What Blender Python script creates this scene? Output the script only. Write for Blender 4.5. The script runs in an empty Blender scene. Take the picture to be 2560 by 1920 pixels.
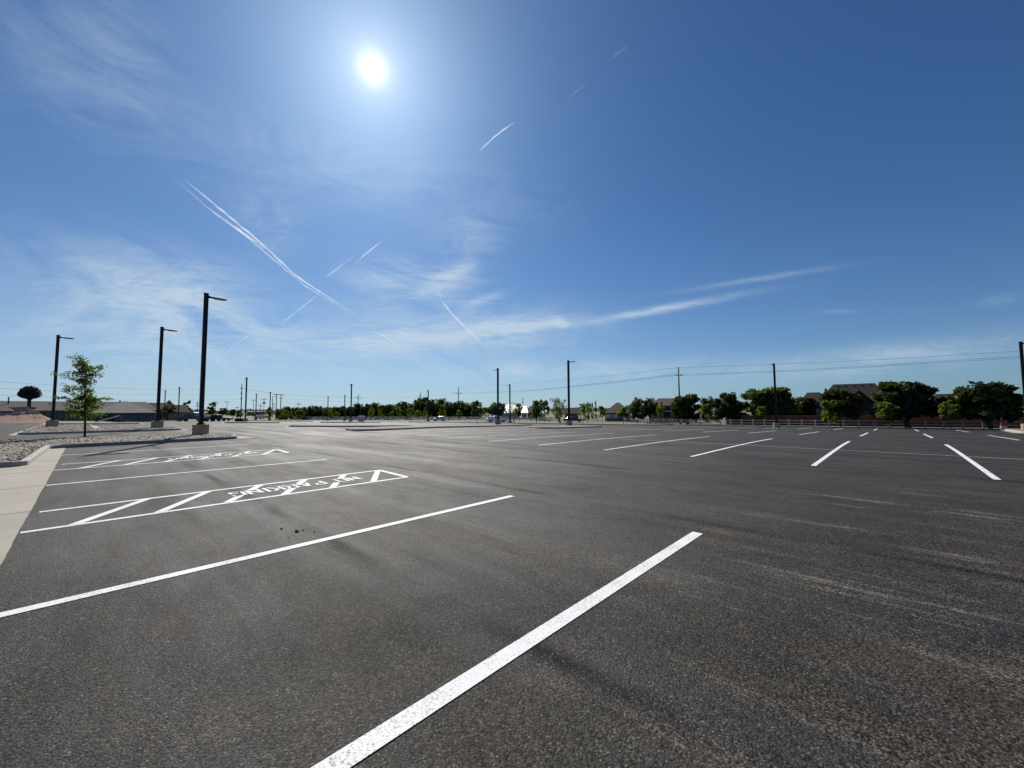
import bpy, math, random
from mathutils import Vector, Matrix
random.seed(7)
sc = bpy.context.scene
C = sc.collection
R = math.radians
# ------------------------------------------------------------------ camera model / terrain
F, PIT, ROL, YAW, EYE = 1006.5, 0.0617, -0.0053, 0.7584, 1.5
SY, CY = math.sin(YAW), math.cos(YAW)
def lae(a): return max(a, 0) + math.log1p(math.exp(-abs(a)))
def ter(x, y):
    g = .5534 - .0105*x - .0243*y
    z = -.05*lae(-g/.05)
    return -2.2 + .15*lae((z + 2.2)/.15)
def D(px, py):
    x, y = px-1280, py-960
    cr, sr = math.cos(ROL), math.sin(ROL)
    a = (x*cr + y*sr)/F; up = -(-x*sr + y*cr)/F
    c, s = math.cos(PIT), math.sin(PIT)
    return Vector((a, c - up*s, s + up*c))
def G(px, py, dz=0.0):
    d = D(px, py); lo, hi = 0., 3000.
    for _ in range(60):
        m = (lo+hi)/2
        if EYE + d.z*m > ter(d.x*m, d.y*m) + dz: lo = m
        else: hi = m
    return Vector((d.x*lo, d.y*lo, EYE + d.z*lo))
def AT(px, py, Y):
    d = D(px, py); k = Y/d.y
    return Vector((d.x*k, Y, EYE + d.z*k))
def uv(u, v, dz=0.0):
    x, y = u*SY - v*CY, u*CY + v*SY
    return Vector((x, y, ter(x, y) + dz))
def touv(p): return (p[0]*SY + p[1]*CY, -p[0]*CY + p[1]*SY)
# ------------------------------------------------------------------ object helpers
class MB:
    def __init__(s): s.v = []; s.f = []
    def add(s, vs, fs):
        n = len(s.v); s.v += [tuple(p) for p in vs]; s.f += [tuple(i+n for i in f) for f in fs]; return s
    def box(s, c, sz, rz=0.0, taper=1.0):
        hx, hy, hz = sz[0]/2, sz[1]/2, sz[2]/2; ca, sa = math.cos(rz), math.sin(rz); vs = []
        for dz in (-1, 1):
            k = taper if dz > 0 else 1
            for dx, dy in ((-1,-1),(1,-1),(1,1),(-1,1)):
                x, y = dx*hx*k, dy*hy*k
                vs.append((c[0]+x*ca-y*sa, c[1]+x*sa+y*ca, c[2]+dz*hz))
        return s.add(vs, [(3,2,1,0),(4,5,6,7),(0,1,5,4),(1,2,6,5),(2,3,7,6),(3,0,4,7)])
    def tube(s, pts, rad, n=8, cap=True):
        pts = [Vector(p) for p in pts]; rings = []
        if not isinstance(rad, (list, tuple)): rad = [rad]*len(pts)
        for i, p in enumerate(pts):
            t = (pts[min(i+1, len(pts)-1)] - pts[max(i-1, 0)]).normalized()
            a = t.cross(Vector((0,0,1)))
            if a.length < .05: a = t.cross(Vector((1,0,0)))
            a.normalize(); b = t.cross(a)
            rings.append([p + (a*math.cos(6.28318*k/n) + b*math.sin(6.28318*k/n))*rad[i] for k in range(n)])
        vs = [q for r_ in rings for q in r_]; fs = []
        for i in range(len(pts)-1):
            for k in range(n):
                fs.append((i*n+k, i*n+(k+1) % n, (i+1)*n+(k+1) % n, (i+1)*n+k))
        if cap: fs += [tuple(range(n-1, -1, -1)), tuple((len(pts)-1)*n+k for k in range(n))]
        return s.add(vs, fs)
    def prism(s, poly, a, b, side):
        """poly of (p,q) extruded; side(p,q,t) -> point, t in {a,b}"""
        n = len(poly); vs = [side(p, q, a) for p, q in poly] + [side(p, q, b) for p, q in poly]
        fs = [tuple(range(n-1, -1, -1)), tuple(range(n, 2*n))] + [(i, (i+1) % n, n+(i+1) % n, n+i) for i in range(n)]
        return s.add(vs, fs)
    def mesh(s, name):
        m = bpy.data.meshes.new(name); m.from_pydata(s.v, [], s.f); m.update(); return m
    def build(s, name, mat, parent=None, smooth=False, bev=0.0):
        m = s.mesh(name); m.materials.append(mat)
        if smooth:
            for p in m.polygons: p.use_smooth = True
        o = bpy.data.objects.new(name, m); C.objects.link(o)
        if parent: o.parent = parent
        if bev:
            md = o.modifiers.new('bevel', 'BEVEL'); md.width = bev; md.segments = 2; md.limit_method = 'ANGLE'
        return o
def obj(name, mesh, parent=None, mat=None):
    o = bpy.data.objects.new(name, mesh); C.objects.link(o)
    if mat and not mesh.materials: mesh.materials.append(mat)
    if parent: o.parent = parent
    return o
def empty(name, loc, rz=0.0, scale=1.0):
    o = bpy.data.objects.new(name, None); C.objects.link(o); o.location = loc; o.rotation_euler = (0,0,rz)
    o.scale = (scale,)*3 if not isinstance(scale, (tuple, list)) else scale
    o.empty_display_size = .2; return o
def tag(o, label, cat, group=None, kind=None):
    o['label'] = label; o['category'] = cat
    if group: o['group'] = group
    if kind: o['kind'] = kind
    return o
def struct(o): o['kind'] = 'structure'; return o
def dup(o, parent=None):
    c = o.copy(); C.objects.link(c)
    if parent: c.parent = parent
    for ch in [x for x in bpy.data.objects if x.parent == o]: dup(ch, c)
    return c
# ------------------------------------------------------------------ materials
class NT:
    def __init__(s, nt): s.nt = nt; s.n = nt.nodes; s.l = nt.links
    def new(s, t, **kw):
        n = s.n.new(t)
        for k, v in kw.items(): setattr(n, k, v)
        return n
    def put(s, sock, v):
        if v is None: return
        if hasattr(v, 'is_output') : s.l.new(v, sock)
        else: sock.default_value = v
    def m(s, op, a, b=None, c=None, clamp=False):
        n = s.new('ShaderNodeMath', operation=op, use_clamp=clamp)
        for i, v in enumerate((a, b, c)):
            if v is not None: s.put(n.inputs[i], v)
        return n.outputs[0]
    def vm(s, op, a, b=None, out=0):
        n = s.new('ShaderNodeVectorMath', operation=op); s.put(n.inputs[0], a)
        if b is not None: s.put(n.inputs[1], b)
        return n.outputs['Value'] if op in ('DOT_PRODUCT', 'LENGTH') else n.outputs[0]
    def mix(s, f, a, b, mode='MIX'):
        n = s.new('ShaderNodeMix', data_type='RGBA', blend_type=mode)
        s.put(n.inputs[0], f); s.put(n.inputs[6], a); s.put(n.inputs[7], b); return n.outputs[2]
    def noise(s, vec, scale, detail=4, rough=.55, dist=0.0, out=0):
        n = s.new('ShaderNodeTexNoise'); s.put(n.inputs['Vector'], vec)
        n.inputs['Scale'].default_value = scale; n.inputs['Detail'].default_value = detail
        n.inputs['Roughness'].default_value = rough; n.inputs['Distortion'].default_value = dist
        return n.outputs[out]
    def ramp(s, v, lo, hi, a=0.0, b=1.0):
        n = s.new('ShaderNodeMapRange'); s.put(n.inputs[0], v)
        for i, q in enumerate((lo, hi, a, b)): n.inputs[i+1].default_value = q
        return n.outputs[0]
    def mapping(s, vec, scale=(1,1,1), rot=(0,0,0), loc=(0,0,0)):
        n = s.new('ShaderNodeMapping'); s.put(n.inputs[0], vec)
        n.inputs['Scale'].default_value = scale; n.inputs['Rotation'].default_value = rot; n.inputs['Location'].default_value = loc
        return n.outputs[0]
    def obj(s): return s.new('ShaderNodeTexCoord').outputs['Object']
def c4(c): return (c[0], c[1], c[2], 1.0)
MATS = {}
def mat(name, col, rough=.7, metal=0.0, spec=.5, var=.15, scale=3.0, bump=0.0, bscale=40.0, col2=None, extra=None):
    m = bpy.data.materials.new(name); m.use_nodes = True; t = NT(m.node_tree)
    b = t.n['Principled BSDF']; b.inputs['Roughness'].default_value = rough; b.inputs['Metallic'].default_value = metal
    b.inputs['Specular IOR Level'].default_value = spec
    co = t.obj(); nz = t.noise(co, scale, 5, .6)
    c2 = col2 or tuple(max(0, x*(1-2*var)) for x in col); c1 = col if col2 else tuple(min(1, x*(1+var)) for x in col)
    colo = t.mix(t.ramp(nz, .3, .7), c4(c2), c4(c1))
    if extra: colo = extra(t, co, colo)
    t.l.new(colo, b.inputs['Base Color'])
    if bump:
        bn = t.new('ShaderNodeBump'); bn.inputs['Strength'].default_value = bump; bn.inputs['Distance'].default_value = .01
        t.l.new(t.noise(co, bscale, 4, .6), bn.inputs['Height']); t.l.new(bn.outputs[0], b.inputs['Normal'])
    MATS[name] = m; return m
def asphalt_nodes(t, b, bst=.9):
    co = t.obj(); ruv = t.mapping(co, rot=(0, 0, -(math.pi/2-YAW)))
    vo = t.new('ShaderNodeTexVoronoi'); t.put(vo.inputs['Vector'], co); vo.inputs['Scale'].default_value = 85
    cell = t.vm('DOT_PRODUCT', vo.outputs['Color'], (.33, .33, .34))
    vo2 = t.new('ShaderNodeTexVoronoi'); t.put(vo2.inputs['Vector'], co); vo2.inputs['Scale'].default_value = 110
    cell2 = t.vm('DOT_PRODUCT', vo2.outputs['Color'], (.33, .33, .34))
    agg = t.ramp(cell, .28, .72, .08, 2.3)
    pits = t.ramp(vo.outputs['Distance'], .35, .75, 1.0, .45)
    lights = t.ramp(cell2, .78, .83, 0, 1)
    base = t.mix(t.ramp(t.noise(ruv, .55, 4, .6), .35, .65), c4((.0175, .0180, .0160)), c4((.035, .0275, .0195)))
    base = t.mix(t.ramp(t.noise(t.mapping(ruv, loc=(31, 9, 0)), 1.3, 3, .5), .5, .72, 0, .5), base, c4((.044, .031, .024)))
    strk = t.noise(t.mapping(ruv, scale=(1.1, .09, 1)), 1.0, 5, .65)
    base = t.mix(t.ramp(strk, .50, .34, 0, .7), base, c4((.010, .0115, .014)))
    strk2 = t.noise(t.mapping(ruv, scale=(2.6, .22, 1), loc=(5, 2, 0)), 1.0, 6, .75)
    # dusty scrapes, mostly on the right hand aisle
    sep = t.new('ShaderNodeSeparateXYZ'); t.put(sep.inputs[0], ruv); u, v = sep.outputs[0], sep.outputs[1]
    patch = t.m('MULTIPLY', t.ramp(v, 2.4, .4, 0, 1), t.ramp(u, 1.2, 2.8, 0, 1))
    patch = t.m('MULTIPLY', patch, t.ramp(u, 10.5, 8.0, 0.1, 1))
    fine = t.noise(t.mapping(ruv, scale=(1, .35, 1)), 38, 3, .8)
    dust = t.m('MULTIPLY', t.ramp(strk2, .50, .60, 0, 1), t.ramp(fine, .34, .54, .1, 1)); dust = t.m('MULTIPLY', dust, t.ramp(t.noise(t.mapping(ruv, scale=(1, .3, 1), loc=(2, 8, 0)), .9, 3, .6), .44, .60, .15, 1))
    dust = t.m('MULTIPLY', dust, t.m('MULTIPLY_ADD', patch, .85, .10))
    base = t.mix(dust, base, c4((.17, .145, .115)))
    # tyre scuffs across the aisle
    tw = t.noise(t.mapping(ruv, scale=(.16, 1.6, 1), rot=(0, 0, .5)), 1.0, 4, .6)
    base = t.mix(t.ramp(tw, .66, .74, 0, .45), base, c4((.026, .026, .027)))
    mot = t.noise(co, 2.2, 5, .7); base = t.mix(t.ramp(mot, .35, .62, .45, 0), base, c4((.012, .0125, .012)))
    mo2 = t.noise(t.mapping(co, scale=(.7, 2.2, 1)), .9, 5, .75, .8); base = t.mix(t.ramp(mo2, .55, .72, 0, .5), base, c4((.058, .047, .033)))
    # joints between the paver passes
    sd = t.m('SUBTRACT', t.m('FRACT', t.m('ADD', t.m('DIVIDE', t.m('SUBTRACT', u, 2.0), 3.6), 30.5)), .5)
    wob = t.m('MULTIPLY_ADD', t.noise(ruv, 1.4, 3, .6), .10, -.05)
    sa = t.m('ABSOLUTE', t.m('ADD', t.m('MULTIPLY', sd, 3.6), wob))
    seam = t.m('MULTIPLY', t.ramp(sa, .13, .03, 0, 1), t.ramp(t.noise(ruv, .5, 2, .5), .42, .60, .12, .85))
    base = t.mix(seam, base, c4((.009, .0095, .010)))
    f1 = t.mix(1.0, base, c4((1, 1, 1)), 'MULTIPLY')
    sc1 = t.m('MULTIPLY', agg, pits)
    cmb = t.new('ShaderNodeCombineColor')
    for i in range(3): t.l.new(sc1, cmb.inputs[i])
    col = t.mix(1.0, f1, cmb.outputs[0], 'MULTIPLY')
    col = t.mix(t.m('MULTIPLY', lights, .38), col, c4((.22, .21, .19)))
    bn = t.new('ShaderNodeBump'); bn.inputs['Strength'].default_value = bst; bn.inputs['Distance'].default_value = .005
    h = t.m('ADD', t.m('MULTIPLY', vo.outputs['Distance'], -1.0), t.noise(co, 150, 3, .6))
    t.l.new(h, bn.inputs['Height'])
    t.l.new(t.ramp(strk, .3, .7, .60, .80), b.inputs['Roughness']); 
    big = t.noise(t.mapping(ruv, scale=(1.0, .45, 1), loc=(7, 3, 0)), .8, 6, .7, .6)
    spl = t.m('MULTIPLY', t.ramp(big, .32, .68, .11, .24), t.m('SUBTRACT', 1.0, t.m('MULTIPLY', seam, .75)))
    t.l.new(spl, b.inputs['Specular IOR Level'])
    t.l.new(bn.outputs[0], b.inputs['Normal'])
    return col, co, ruv, cell
def mk_asphalt():
    m = bpy.data.materials.new('asphalt'); m.use_nodes = True; t = NT(m.node_tree); b = t.n['Principled BSDF']
    col, *_ = asphalt_nodes(t, b); t.l.new(col, b.inputs['Base Color']); return m
def mk_paint(name='white_paint', a=.60, cov=.30, gap=.42):
    m = bpy.data.materials.new(name); m.use_nodes = True; t = NT(m.node_tree); b = t.n['Principled BSDF']
    col, co, ruv, cell = asphalt_nodes(t, b, .25)
    n1 = t.noise(co, 95, 3, .7); n2 = t.noise(co, 3, 3, .6)
    k = t.ramp(t.m('ADD', n1, t.m('MULTIPLY', n2, .30)), gap+.08, gap+.18, .25, 1)
    c = t.mix(k, col, c4((a, a*1.005, a*1.02))); t.l.new(c, b.inputs['Base Color']); return m
ASPH = mk_asphalt(); PAINT = mk_paint(); PAINT2 = mk_paint('thin_paint', .42, gap=.44)
def joints(t, co, col):
    ruv = t.mapping(co, rot=(0, 0, -(math.pi/2-YAW)))
    n = t.noise(ruv, .8, 5, .6); col = t.mix(t.ramp(n, .35, .7, 0, .5), col, c4((.19, .172, .142)))
    sep = t.new('ShaderNodeSeparateXYZ'); t.put(sep.inputs[0], ruv)
    f = t.m('ABSOLUTE', t.m('SUBTRACT', t.m('FRACT', t.m('DIVIDE', t.m('ADD', sep.outputs[1], 100.35), 3.05)), .5))
    col = t.mix(t.ramp(f, .480, .490, 0, .9), col, c4((.12, .10, .085)))
    sp = t.noise(co, 90, 3, .7); return t.mix(t.ramp(sp, .6, .75, 0, .35), col, c4((.2, .18, .15)))
CONC = mat('concrete', (.26, .235, .195), .85, var=.08, scale=1.5, bump=.3, bscale=120, extra=joints)
KERB = mat('kerb_concrete', (.30, .28, .25), .85, var=.12, scale=2.5, bump=.3, bscale=80)
BASEC = mat('lamp_base_concrete', (.40, .30, .20), .9, var=.18, scale=3, bump=.4, bscale=30)
def gravel_extra(t, co, col):
    vo = t.new('ShaderNodeTexVoronoi'); t.put(vo.inputs['Vector'], co); vo.inputs['Scale'].default_value = 11
    k = t.vm('DOT_PRODUCT', vo.outputs['Color'], (.33, .33, .34))
    col = t.mix(t.ramp(k, .2, .8), c4((.06, .047, .037)), c4((.27, .22, .17)))
    return t.mix(t.ramp(vo.outputs['Distance'], .45, .8, 0, .8), col, c4((.05, .04, .03)))
GRAV = mat('gravel', (.3, .25, .2), .9, extra=gravel_extra, bump=.9, bscale=14)
def stone_extra(t, co, col):
    k = t.new('ShaderNodeNewGeometry').outputs['Random Per Island']
    r = t.new('ShaderNodeValToRGB'); t.l.new(k, r.inputs[0]); e = r.color_ramp.elements
    e[0].color = (.08, .055, .042, 1); e[1].color = (.31, .27, .205, 1)
    for p, c in ((.25, (.16, .12, .082, 1)), (.5, (.105, .092, .073, 1)), (.75, (.215, .168, .115, 1))):
        q = e.new(p); q.color = c
    return t.mix(.8, col, r.outputs[0])
STONE = mat('river_stone', (.3, .26, .22), .8, extra=stone_extra)
DIRT = mat('red_dirt', (.20, .105, .07), .95, scale=.8, var=.3, bump=1.0, bscale=5, col2=(.10, .05, .034))
DRY = mat('dry_grass', (.115, .10, .055), .95, scale=.25, col2=(.065, .06, .03), bump=.6, bscale=6)
VERGE = mat('verge_soil', (.17, .14, .105), .95, scale=.6, col2=(.10, .087, .055), bump=.6, bscale=10)
POLE = mat('bronze_metal', (.012, .011, .012), .5, .0, spec=.3, var=.2, scale=2)
WOODP = mat('pole_wood', (.075, .055, .045), .85, var=.3, scale=4)
STEEL = mat('grey_steel', (.16, .17, .18), .5, .5)
CABLE = mat('cable', (.05, .05, .055), .6)
INSUL = mat('insulator', (.22, .2, .2), .3)
FENCEW = mat('white_rail', (.8, .8, .8), .6, var=.08)
FENCEC = mat('concrete_rail', (.52, .46, .40), .85, var=.12, scale=5)
BRICKP = None
def brick_extra(sc_=1.0, c1=(.23, .065, .04), c2=(.14, .04, .027), mo=(.11, .08, .07)):
    def f(t, co, col):
        br = t.new('ShaderNodeTexBrick'); sep = t.new('ShaderNodeSeparateXYZ'); t.put(sep.inputs[0], co)
        cb = t.new('ShaderNodeCombineXYZ'); t.l.new(t.m('SUBTRACT', sep.outputs[0], sep.outputs[1]), cb.inputs[0]); t.l.new(sep.outputs[2], cb.inputs[1])
        t.put(br.inputs['Vector'], cb.outputs[0]); br.inputs['Scale'].default_value = 4.5*sc_
        br.inputs['Color1'].default_value = c4(c1); br.inputs['Color2'].default_value = c4(c2); br.inputs['Mortar'].default_value = c4(mo)
        br.inputs['Mortar Size'].default_value = .02
        return t.mix(.75, col, br.outputs[0])
    return f
BRICK = mat('red_brick', (.12, .035, .025), .9, scale=1.2, var=.3, extra=brick_extra())
BRICKT = mat('tan_brick', (.30, .24, .19), .9, scale=1.2, extra=brick_extra(1, (.2, .155, .12), (.14, .105, .085), (.2, .18, .165)))
def shingle(name, col):
    def f(t, co, c):
        n = t.noise(t.mapping(co, scale=(1, 1, 3)), 6, 4, .7)
        w = t.m('FRACT', t.m('MULTIPLY', t.new('ShaderNodeSeparateXYZ').outputs[2], 1)) if False else n
        return t.mix(t.ramp(w, .35, .65, 0, .6), c, c4(tuple(x*.6 for x in col)))
    return mat(name, col, .95, spec=.12, scale=1.0, var=.12, extra=f, bump=.4, bscale=9)
R_GREY = shingle('grey_shingles', (.085, .078, .072)); R_BROWN = shingle('brown_shingles', (.085, .058, .047)); R_DARK = shingle('dark_shingles', (.028, .027, .025))
R_LIGHT = shingle('pale_grey_shingles', (.15, .145, .14)); GABLEW = mat('pale_gable_siding', (.42, .39, .36), .85, var=.06)
R_WHITE = mat('white_metal_roof', (.82, .83, .80), .48, .35, spec=1.0, var=.03)
WALLB = mat('beige_siding', (.30, .27, .22), .85, var=.08)
WALLG = mat('grey_siding', (.155, .15, .14), .85, var=.08)
WALLD = mat('dark_wall', (.055, .048, .045), .85)
TRIM = mat('white_trim', (.55, .55, .53), .6, var=.05)
GLASS = mat('window_glass', (.02, .025, .03), .08, 0, spec=.8)
DARKM = mat('black_metal', (.012, .012, .014), .5, .3)
TYRE = mat('rubber', (.015, .015, .016), .8)
RIM = mat('wheel_rim', (.35, .36, .38), .35, .8)
CARB = mat('blue_grey_paint', (.13, .18, .22), .25, .5, spec=.7, var=.03)
CARW = mat('white_car_paint', (.70, .71, .73), .25, 0, spec=.7, var=.02)
CARS = mat('silver_car_paint', (.45, .50, .55), .25, .4, spec=.7, var=.02)
CARD = mat('black_car_paint', (.02, .022, .026), .2, .2, spec=.8, var=.05)
LAMPG = mat('lamp_lens', (.7, .7, .66), .2, 0, var=.02)
RED = mat('red_paint', (.38, .05, .03), .5, var=.15)
BARK = mat('bark', (.055, .042, .034), .95, scale=6, bump=.6, bscale=20)
CABW = mat('pale_cabinet', (.50, .50, .52), .6, var=.06)
ALU = mat('pale_metal', (.62, .66, .68), .35, .6, var=.05)
def leafmat(name, col, trans=.45, var=.35, scale=.5):
    m = bpy.data.materials.new(name); m.use_nodes = True; t = NT(m.node_tree); t.n.remove(t.n['Principled BSDF'])
    out = t.n['Material Output']; co = t.obj(); rnd = t.new('ShaderNodeNewGeometry').outputs['Random Per Island']
    c = t.mix(rnd, c4(tuple(x*(1-var) for x in col)), c4((col[0]*(1+var), col[1]*(1+var*.8), col[2])))
    df = t.new('ShaderNodeBsdfDiffuse'); tr = t.new('ShaderNodeBsdfTranslucent'); gl = t.new('ShaderNodeBsdfGlossy'); gl.inputs['Roughness'].default_value = .45
    t.l.new(c, df.inputs[0]); t.l.new(t.mix(1.0, c, c4((1.25, 1.35, .5)), 'MULTIPLY'), tr.inputs[0]); gl.inputs[0].default_value = (.5, .5, .5, 1)
    m1 = t.new('ShaderNodeMixShader'); m1.inputs[0].default_value = trans; t.l.new(df.outputs[0], m1.inputs[1]); t.l.new(tr.outputs[0], m1.inputs[2])
    m2 = t.new('ShaderNodeMixShader'); m2.inputs[0].default_value = .02; t.l.new(m1.outputs[0], m2.inputs[1]); t.l.new(gl.outputs[0], m2.inputs[2])
    t.l.new(m2.outputs[0], out.inputs[0]); return m
L_DARK = leafmat('dark_foliage', (.032, .048, .020), .35)
L_MID = leafmat('green_foliage', (.055, .085, .026), .45)
L_YNG = leafmat('young_foliage', (.11, .15, .038), .58)
L_PALE = leafmat('pale_foliage', (.10, .11, .07), .4)
# ------------------------------------------------------------------ ground, lot
def sheet(us, vs, dz, f=uv):
    b = MB(); nu, nv = len(us), len(vs)
    b.v = [tuple(f(u, v, dz)) for u in us for v in vs]
    b.f = [(i*nv+j, (i+1)*nv+j, (i+1)*nv+j+1, i*nv+j+1) for i in range(nu-1) for j in range(nv-1)]
    return b
def rng(a, b, st):
    n = max(1, int(math.ceil(abs(b-a)/st))); return [a+(b-a)*i/n for i in range(n+1)]
def xyf(x, y, dz): return Vector((x, y, ter(x, y)+dz))
gx = [-3000, -1200, -600, -350] + rng(-220, 220, 8) + [350, 600, 1200, 3000]
gy = [-400, -150] + rng(-60, 240, 8) + [350, 600, 1200, 3000]
struct(sheet(gx, gy, -.06, xyf).build('ground', DRY))
lot = MB()
for (u0, u1, v0, v1, st) in ((-40, 68, -40, 27, 1.5), (-40, 60, 27, 85, 2), (-40, 46, 85, 126, 3)):
    q = sheet(rng(u0, u1, st), rng(v0, v1, st), 0); lot.add(q.v, q.f)
struct(lot.build('parking_lot', ASPH))
# verge behind the right-hand row
struct(sheet(rng(68.15, 110, 2), rng(-40, 27.2, 2), .09).build('verge', VERGE))
q = sheet(rng(60.15, 70, 2), rng(27.2, 85, 2), .09)
struct(q.build('verge', VERGE))
# concrete apron at the left
random.seed(3)
ap = MB(); vs_ = rng(-12, 17.45, .12)
edge = [-.516 + .004*random.uniform(-1, 1) + .004*math.sin(v*2.1) for v in vs_]
for i, v in enumerate(vs_):
    for u in (-14, -6, -2, edge[i]): ap.v.append(tuple(uv(u, v, .008)))
for i in range(len(vs_)-1):
    for j in range(3): a = i*4+j; ap.f.append((a, a+1, a+5, a+4))
k0 = len(ap.v); vs2 = rng(17.45, 24.6, .2)
for v in vs2:
    for u in (-1.2, -.516+.012*random.uniform(-1, 1)): ap.v.append(tuple(uv(u, v, .008)))
for i in range(len(vs2)-1): a = k0+i*2; ap.f.append((a, a+1, a+3, a+2))
struct(ap.build('concrete_pavement', CONC))
# kerbed beds -----------------------------------------------------------
def inset(poly, d):
    n = len(poly); area = sum(poly[i][0]*poly[(i+1) % n][1]-poly[(i+1) % n][0]*poly[i][1] for i in range(n)); sgn = 1 if area > 0 else -1
    out = []
    for i in range(n):
        p0, p1, p2 = Vector(poly[i-1]), Vector(poly[i]), Vector(poly[(i+1) % n])
        a = (p1-p0).normalized(); b = (p2-p1).normalized()
        na = Vector((-a.y, a.x))*sgn; nb = Vector((-b.y, b.x))*sgn; m = (na+nb)
        if m.length < 1e-4: m = na
        m.normalize(); k = min(2.2, 1/max(.3, m.dot(na))); out.append(tuple(p1 + m*d*k))
    return out
def roundc(poly, r=.6, seg=4, only=None):
    out = []; n = len(poly)
    for i in range(n):
        p0, p1, p2 = Vector(poly[i-1]), Vector(poly[i]), Vector(poly[(i+1) % n])
        ra = min(r, (p0-p1).length*.4, (p2-p1).length*.4)
        a = p1+(p0-p1).normalized()*ra; b = p1+(p2-p1).normalized()*ra
        for k in range(seg+1):
            t = k/seg; out.append(tuple(a*(1-t)**2 + p1*2*t*(1-t) + b*t*t))
    return out
def dens(poly, st=2.0):
    out = []; n = len(poly)
    for i in range(n):
        a, b = Vector(poly[i]), Vector(poly[(i+1) % n]); k = max(1, int((b-a).length/st))
        for j in range(k): out.append(tuple(a+(b-a)*j/k))
    return out
from mathutils.geometry import tessellate_polygon
from mathutils import noise as mnoise
def inside(p, poly):
    c = False; n = len(poly); j = n-1
    for i in range(n):
        if (poly[i][1] > p[1]) != (poly[j][1] > p[1]) and p[0] < (poly[j][0]-poly[i][0])*(p[1]-poly[i][1])/(poly[j][1]-poly[i][1])+poly[i][0]: c = not c
        j = i
    return c
def island(poly_uv, label, h=.15, gutter=True, fill=GRAV, kw=.15, dome=.03, rr=.6):
    P = dens(roundc(poly_uv, rr)); I = inset(P, kw)
    n = len(P); kb = MB()
    O = inset(P, -.012); 
    kb.v = [tuple(uv(*p, -.02)) for p in O] + [tuple(uv(*p, h-.025)) for p in P] + [tuple(uv(*p, h)) for p in inset(P, .025)] + [tuple(uv(*p, h)) for p in I] + [tuple(uv(*p, h-.06)) for p in I]
    for r_ in range(4):
        for i in range(n): j = (i+1) % n; kb.f.append((r_*n+i, r_*n+j, (r_+1)*n+j, (r_+1)*n+i))
    k = struct(kb.build('kerb', KERB, smooth=False))
    g = MB(); J = inset(I, .35)
    g.v = [tuple(uv(*p, h-.045)) for p in I] + [tuple(uv(*p, h-.02+dome)) for p in J]
    for i in range(n): j = (i+1) % n; g.f.append((i, j, n+j, n+i))
    for tri in tessellate_polygon([[Vector((p[0], p[1], 0)) for p in J]]): g.f.append(tuple(n+q for q in tri))
    struct(g.build('gravel_bed', fill))
    if gutter:
        O2 = inset(P, -.38); gt = MB(); gt.v = [tuple(uv(*p, .006)) for p in P]+[tuple(uv(*p, .006)) for p in O2]
        gt.f = [(i, (i+1) % n, n+(i+1) % n, n+i) for i in range(n)]
        struct(gt.build('gutter', CONC))
    return I
near = [(-10, 17.35), (-1.05, 17.35), (-.95, 24.6), (4.75, 24.85), (5.65, 25.5), (5.7, 27.0), (4.9, 28.6), (2.2, 29.9), (-1.5, 30.6), (-10, 31.2)]
nearI = island(near, '', gutter=False, rr=.45)
gt = MB(); pts = [(5.65, 25.2), (6.5, 25.6), (6.3, 27.3), (5.1, 29.1), (4.9, 28.7), (5.7, 27.1)]
gt.add([uv(*p, .007) for p in pts], [(0,1,2,5),(5,2,3,4)]); struct(gt.build('gutter', CONC))
isl2 = [(-3.0, 41.0), (-2.6, 40.1), (4.2, 39.6), (5.2, 40.4), (5.3, 41.6), (4.4, 43.3), (.6, 44.4), (.4, 62), (-3.0, 63)]
isl2I = island(isl2, '', rr=.5)
def pisland(near_px, back_px, **kw):
    a = [touv(G(*p)) for p in near_px]; b = [touv(G(p[0], p[1], .15)) for p in back_px]
    return island(a+b, '', rr=.8, **kw)
IA = pisland([(720,1067),(850,1068.2),(1023,1066.8)], [(1022,1063.5),(900,1061.5),(728,1061.8)])
I5 = pisland([(864,1076),(887,1078.6),(946,1077),(1100,1070),(1209,1067.5),(1331,1063.6)], [(1330,1060.8),(1197,1061.8),(1100,1062.6),(1016,1064.5),(940,1067),(881,1071)])
I6 = pisland([(1316,1069.8),(1345,1071.6),(1402,1071.9),(1507,1068.4)], [(1506,1065),(1440,1063),(1380,1064),(1325,1066)])
I3 = pisland([(112,1061.4),(240,1061.3),(352,1060)], [(352,1056.5),(240,1052.5),(130,1053)], fill=VERGE)
J1 = pisland([(560,1057.6),(640,1057.8),(701,1057.4)], [(700,1054),(565,1054)])
J2 = pisland([(618,1052.4),(700,1053),(784,1053.6)], [(783,1051),(620,1050.3)])
J3 = pisland([(800,1057),(870,1057.6),(952,1056.6)], [(951,1053.8),(805,1053.8)])
J4 = pisland([(1019,1055.4),(1090,1055.8),(1180,1056)], [(1178,1052.8),(1022,1052.6)])
JR = island([(51.0, -7.2), (67.9, -8.4), (67.9, -30), (51.0, -30)], '', fill=VERGE)
# long kerbs beside the verges
def kerbline(u0, v0, u1, v1, side, h=.15):
    b = MB(); L = math.hypot(u1-u0, v1-v0); n = int(L/2)+1
    du, dv = (u1-u0)/L, (v1-v0)/L; nu, nv = -dv*side*.16, du*side*.16
    for i in range(n+1):
        t = i/n; u, v = u0+(u1-u0)*t, v0+(v1-v0)*t
        for (a, h_) in ((-.1, -.02), (0, h-.02), (.15, h), (1, h), (1, -.02)): b.v.append(tuple(uv(u+nu*a, v+nv*a, h_)))
    for i in range(n):
        for j in range(4): a = i*5+j; b.f.append((a, a+1, a+6, a+5))
    struct(b.build('kerb', KERB))
kerbline(68, -40, 68, 27, -1); kerbline(68, 27.1, 60, 30.5, -1); kerbline(60, 30.6, 60, 84, -1)
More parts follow.
